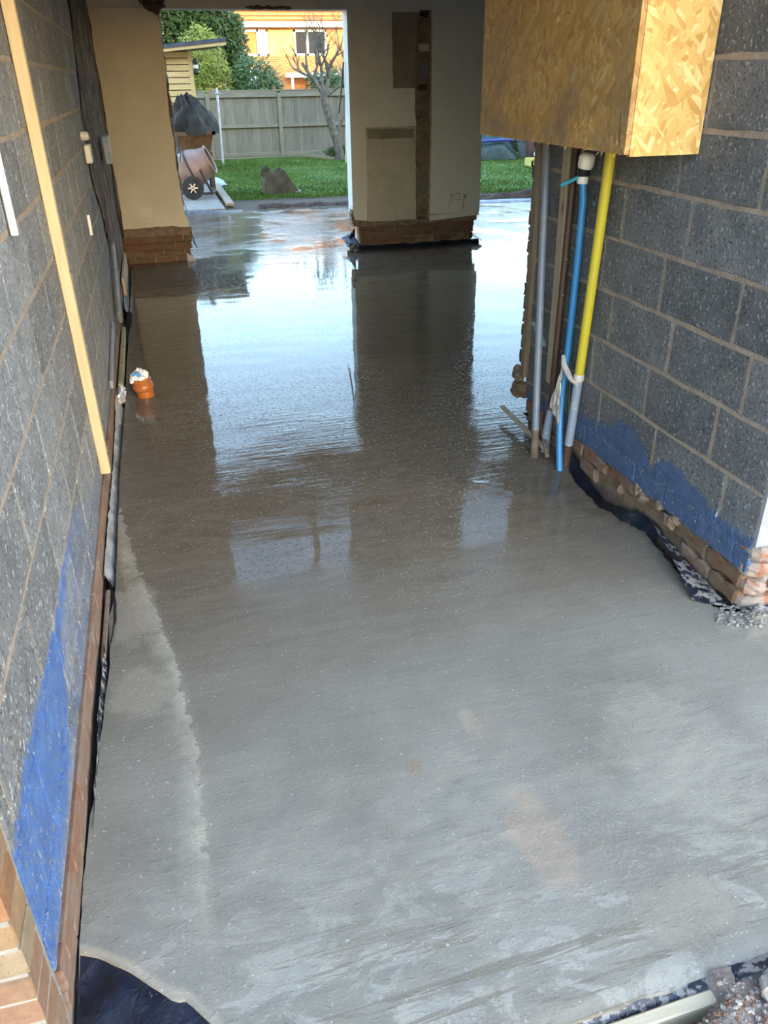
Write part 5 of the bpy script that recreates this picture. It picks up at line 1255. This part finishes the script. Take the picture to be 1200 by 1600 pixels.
# ---- house beyond the fence
t = thing('brick_house', 'orange brick house in low sun beyond the fence', 'house', (7, 40, 0))
mb = MB(); HW = [(4.62, 5.66, 2.80, 3.78), (6.80, 8.25, 2.80, 3.78)]
xs_ = [1.5, 4.62, 5.66, 6.80, 8.25, 16]
mb.box(1.5, 16, 40, 40.3, -0.1, 2.80).box(1.5, 16, 40, 40.3, 3.78, 4.1)
for a, b in ((1.5, 4.62), (5.66, 6.80), (8.25, 16)): mb.box(a, b, 40, 40.3, 2.80, 3.78)
mb.box(1.5, 1.8, 40.3, 47, -0.1, 4.1).box(15.7, 16, 40.3, 47, -0.1, 4.1).box(1.8, 15.7, 40.4, 40.5, 2.6, 3.9); mb.build('brick_wall', M_HBRICK, t)
MB().box(5.72, 6.74, 39.97, 40.0, 2.80, 3.76).build('sun_glow_panel', M_SUNGLOW, t)  # yellow colour stands in for the sunlight glow between the windows
MB().box(1.2, 16.3, 39.55, 39.72, 3.86, 4.08).build('fascia', M_WHITE, t)
rf = MB().prism([(39.5, 4.08), (43.6, 6.6), (47.5, 4.08)], (1.2, 0, 0), (0, 1, 0), (0, 0, 1), (15.1, 0, 0)).build('roof', M_ROOFTILE, t)
for i in range(14): MB().box(1.2, 16.3, 39.46 + 0.29 * i, 39.80 + 0.29 * i, 4.06 + 0.178 * i + 0.06, 4.06 + 0.178 * i + 0.085).build('tile_course', M_ROOFTILE, rf)
for i, (a, b, c, d) in enumerate(HW):
    w = MB().box(a, b, 39.96, 40.06, c, c + 0.08).box(a, b, 39.96, 40.06, d - 0.08, d).box(a, a + 0.08, 39.96, 40.06, c, d).box(b - 0.08, b, 39.96, 40.06, c, d).box(a + 0.55, a + 0.64, 39.96, 40.06, c, d).build('window', M_WHITE, t)
    MB().box(a + 0.08, a + 0.55, 40.03, 40.04, c + 0.08, d - 0.08).build('pane', M_WINRED if i == 0 else M_GLASSDARK, w)
    MB().box(a + 0.64, b - 0.08, 40.03, 40.04, c + 0.08, d - 0.08).build('pane', M_WHITE if i == 0 else M_GLASSDARK, w)
pc = MB().box(6.30, 9.4, 38.9, 40, 1.95, 2.12).build('porch_roof', M_WHITE, t)
MB().box(6.42, 6.52, 38.95, 39.05, -0.1, 1.95).build('porch_post', M_WHITE, pc)
MB().box(6.7, 7.6, 39.95, 40.0, 0.1, 1.9).build('door', M_WINRED, t)
o_ = MB().box(3.0, 4.1, 31, 33, -0.1, 2.2).build('outbuilding', M_REVEAL); tag(o_, 'pale outbuilding glimpsed behind the laurel shrub', 'outbuilding')
# unseen houses added along the row, ridges set to shade the garden
t = thing('garden_shade_house', 'unseen shade-casting brick house added on the left side of the gutted house', 'house', (-5, 5, 0))
MB().box(-9, XL - 0.16, 1.14, YB, -0.1, 5.4).build('brick_wall', M_HBRICK, t)
MB().prism([(1.0, 5.4), (5.8, 8.8), (YB + 0.3, 5.4)], (-9.2, 0, 0), (0, 1, 0), (0, 0, 1), (8.4, 0, 0)).build('roof', M_ROOFTILE, t)
t = thing('garden_shade_house', 'unseen shade-casting brick house added on the right side of the gutted house', 'house', (12, 2, 0))
MB().box(6.42, 27, 2.0, YB, -0.1, 5.4).build('brick_wall', M_HBRICK, t)
MB().prism([(1.6, 5.4), (5.8, 8.8), (YB + 0.3, 5.4)], (6.52, 0, 0), (0, 1, 0), (0, 0, 1), (20.6, 0, 0)).build('roof', M_ROOFTILE, t)
t = thing('sun_block_house', 'unseen brick house added across the street to block the sun', 'house', (9, -24, 0))  # out of view, added to keep direct sun out of the room
MB().box(4.5, 13.5, -28, -21, -0.1, 5.2).build('brick_wall', M_HBRICK, t)
MB().prism([(-28.4, 5.2), (-24.5, 8.0), (-20.6, 5.2)], (4.3, 0, 0), (0, 1, 0), (0, 0, 1), (9.4, 0, 0)).build('roof', M_ROOFTILE, t)
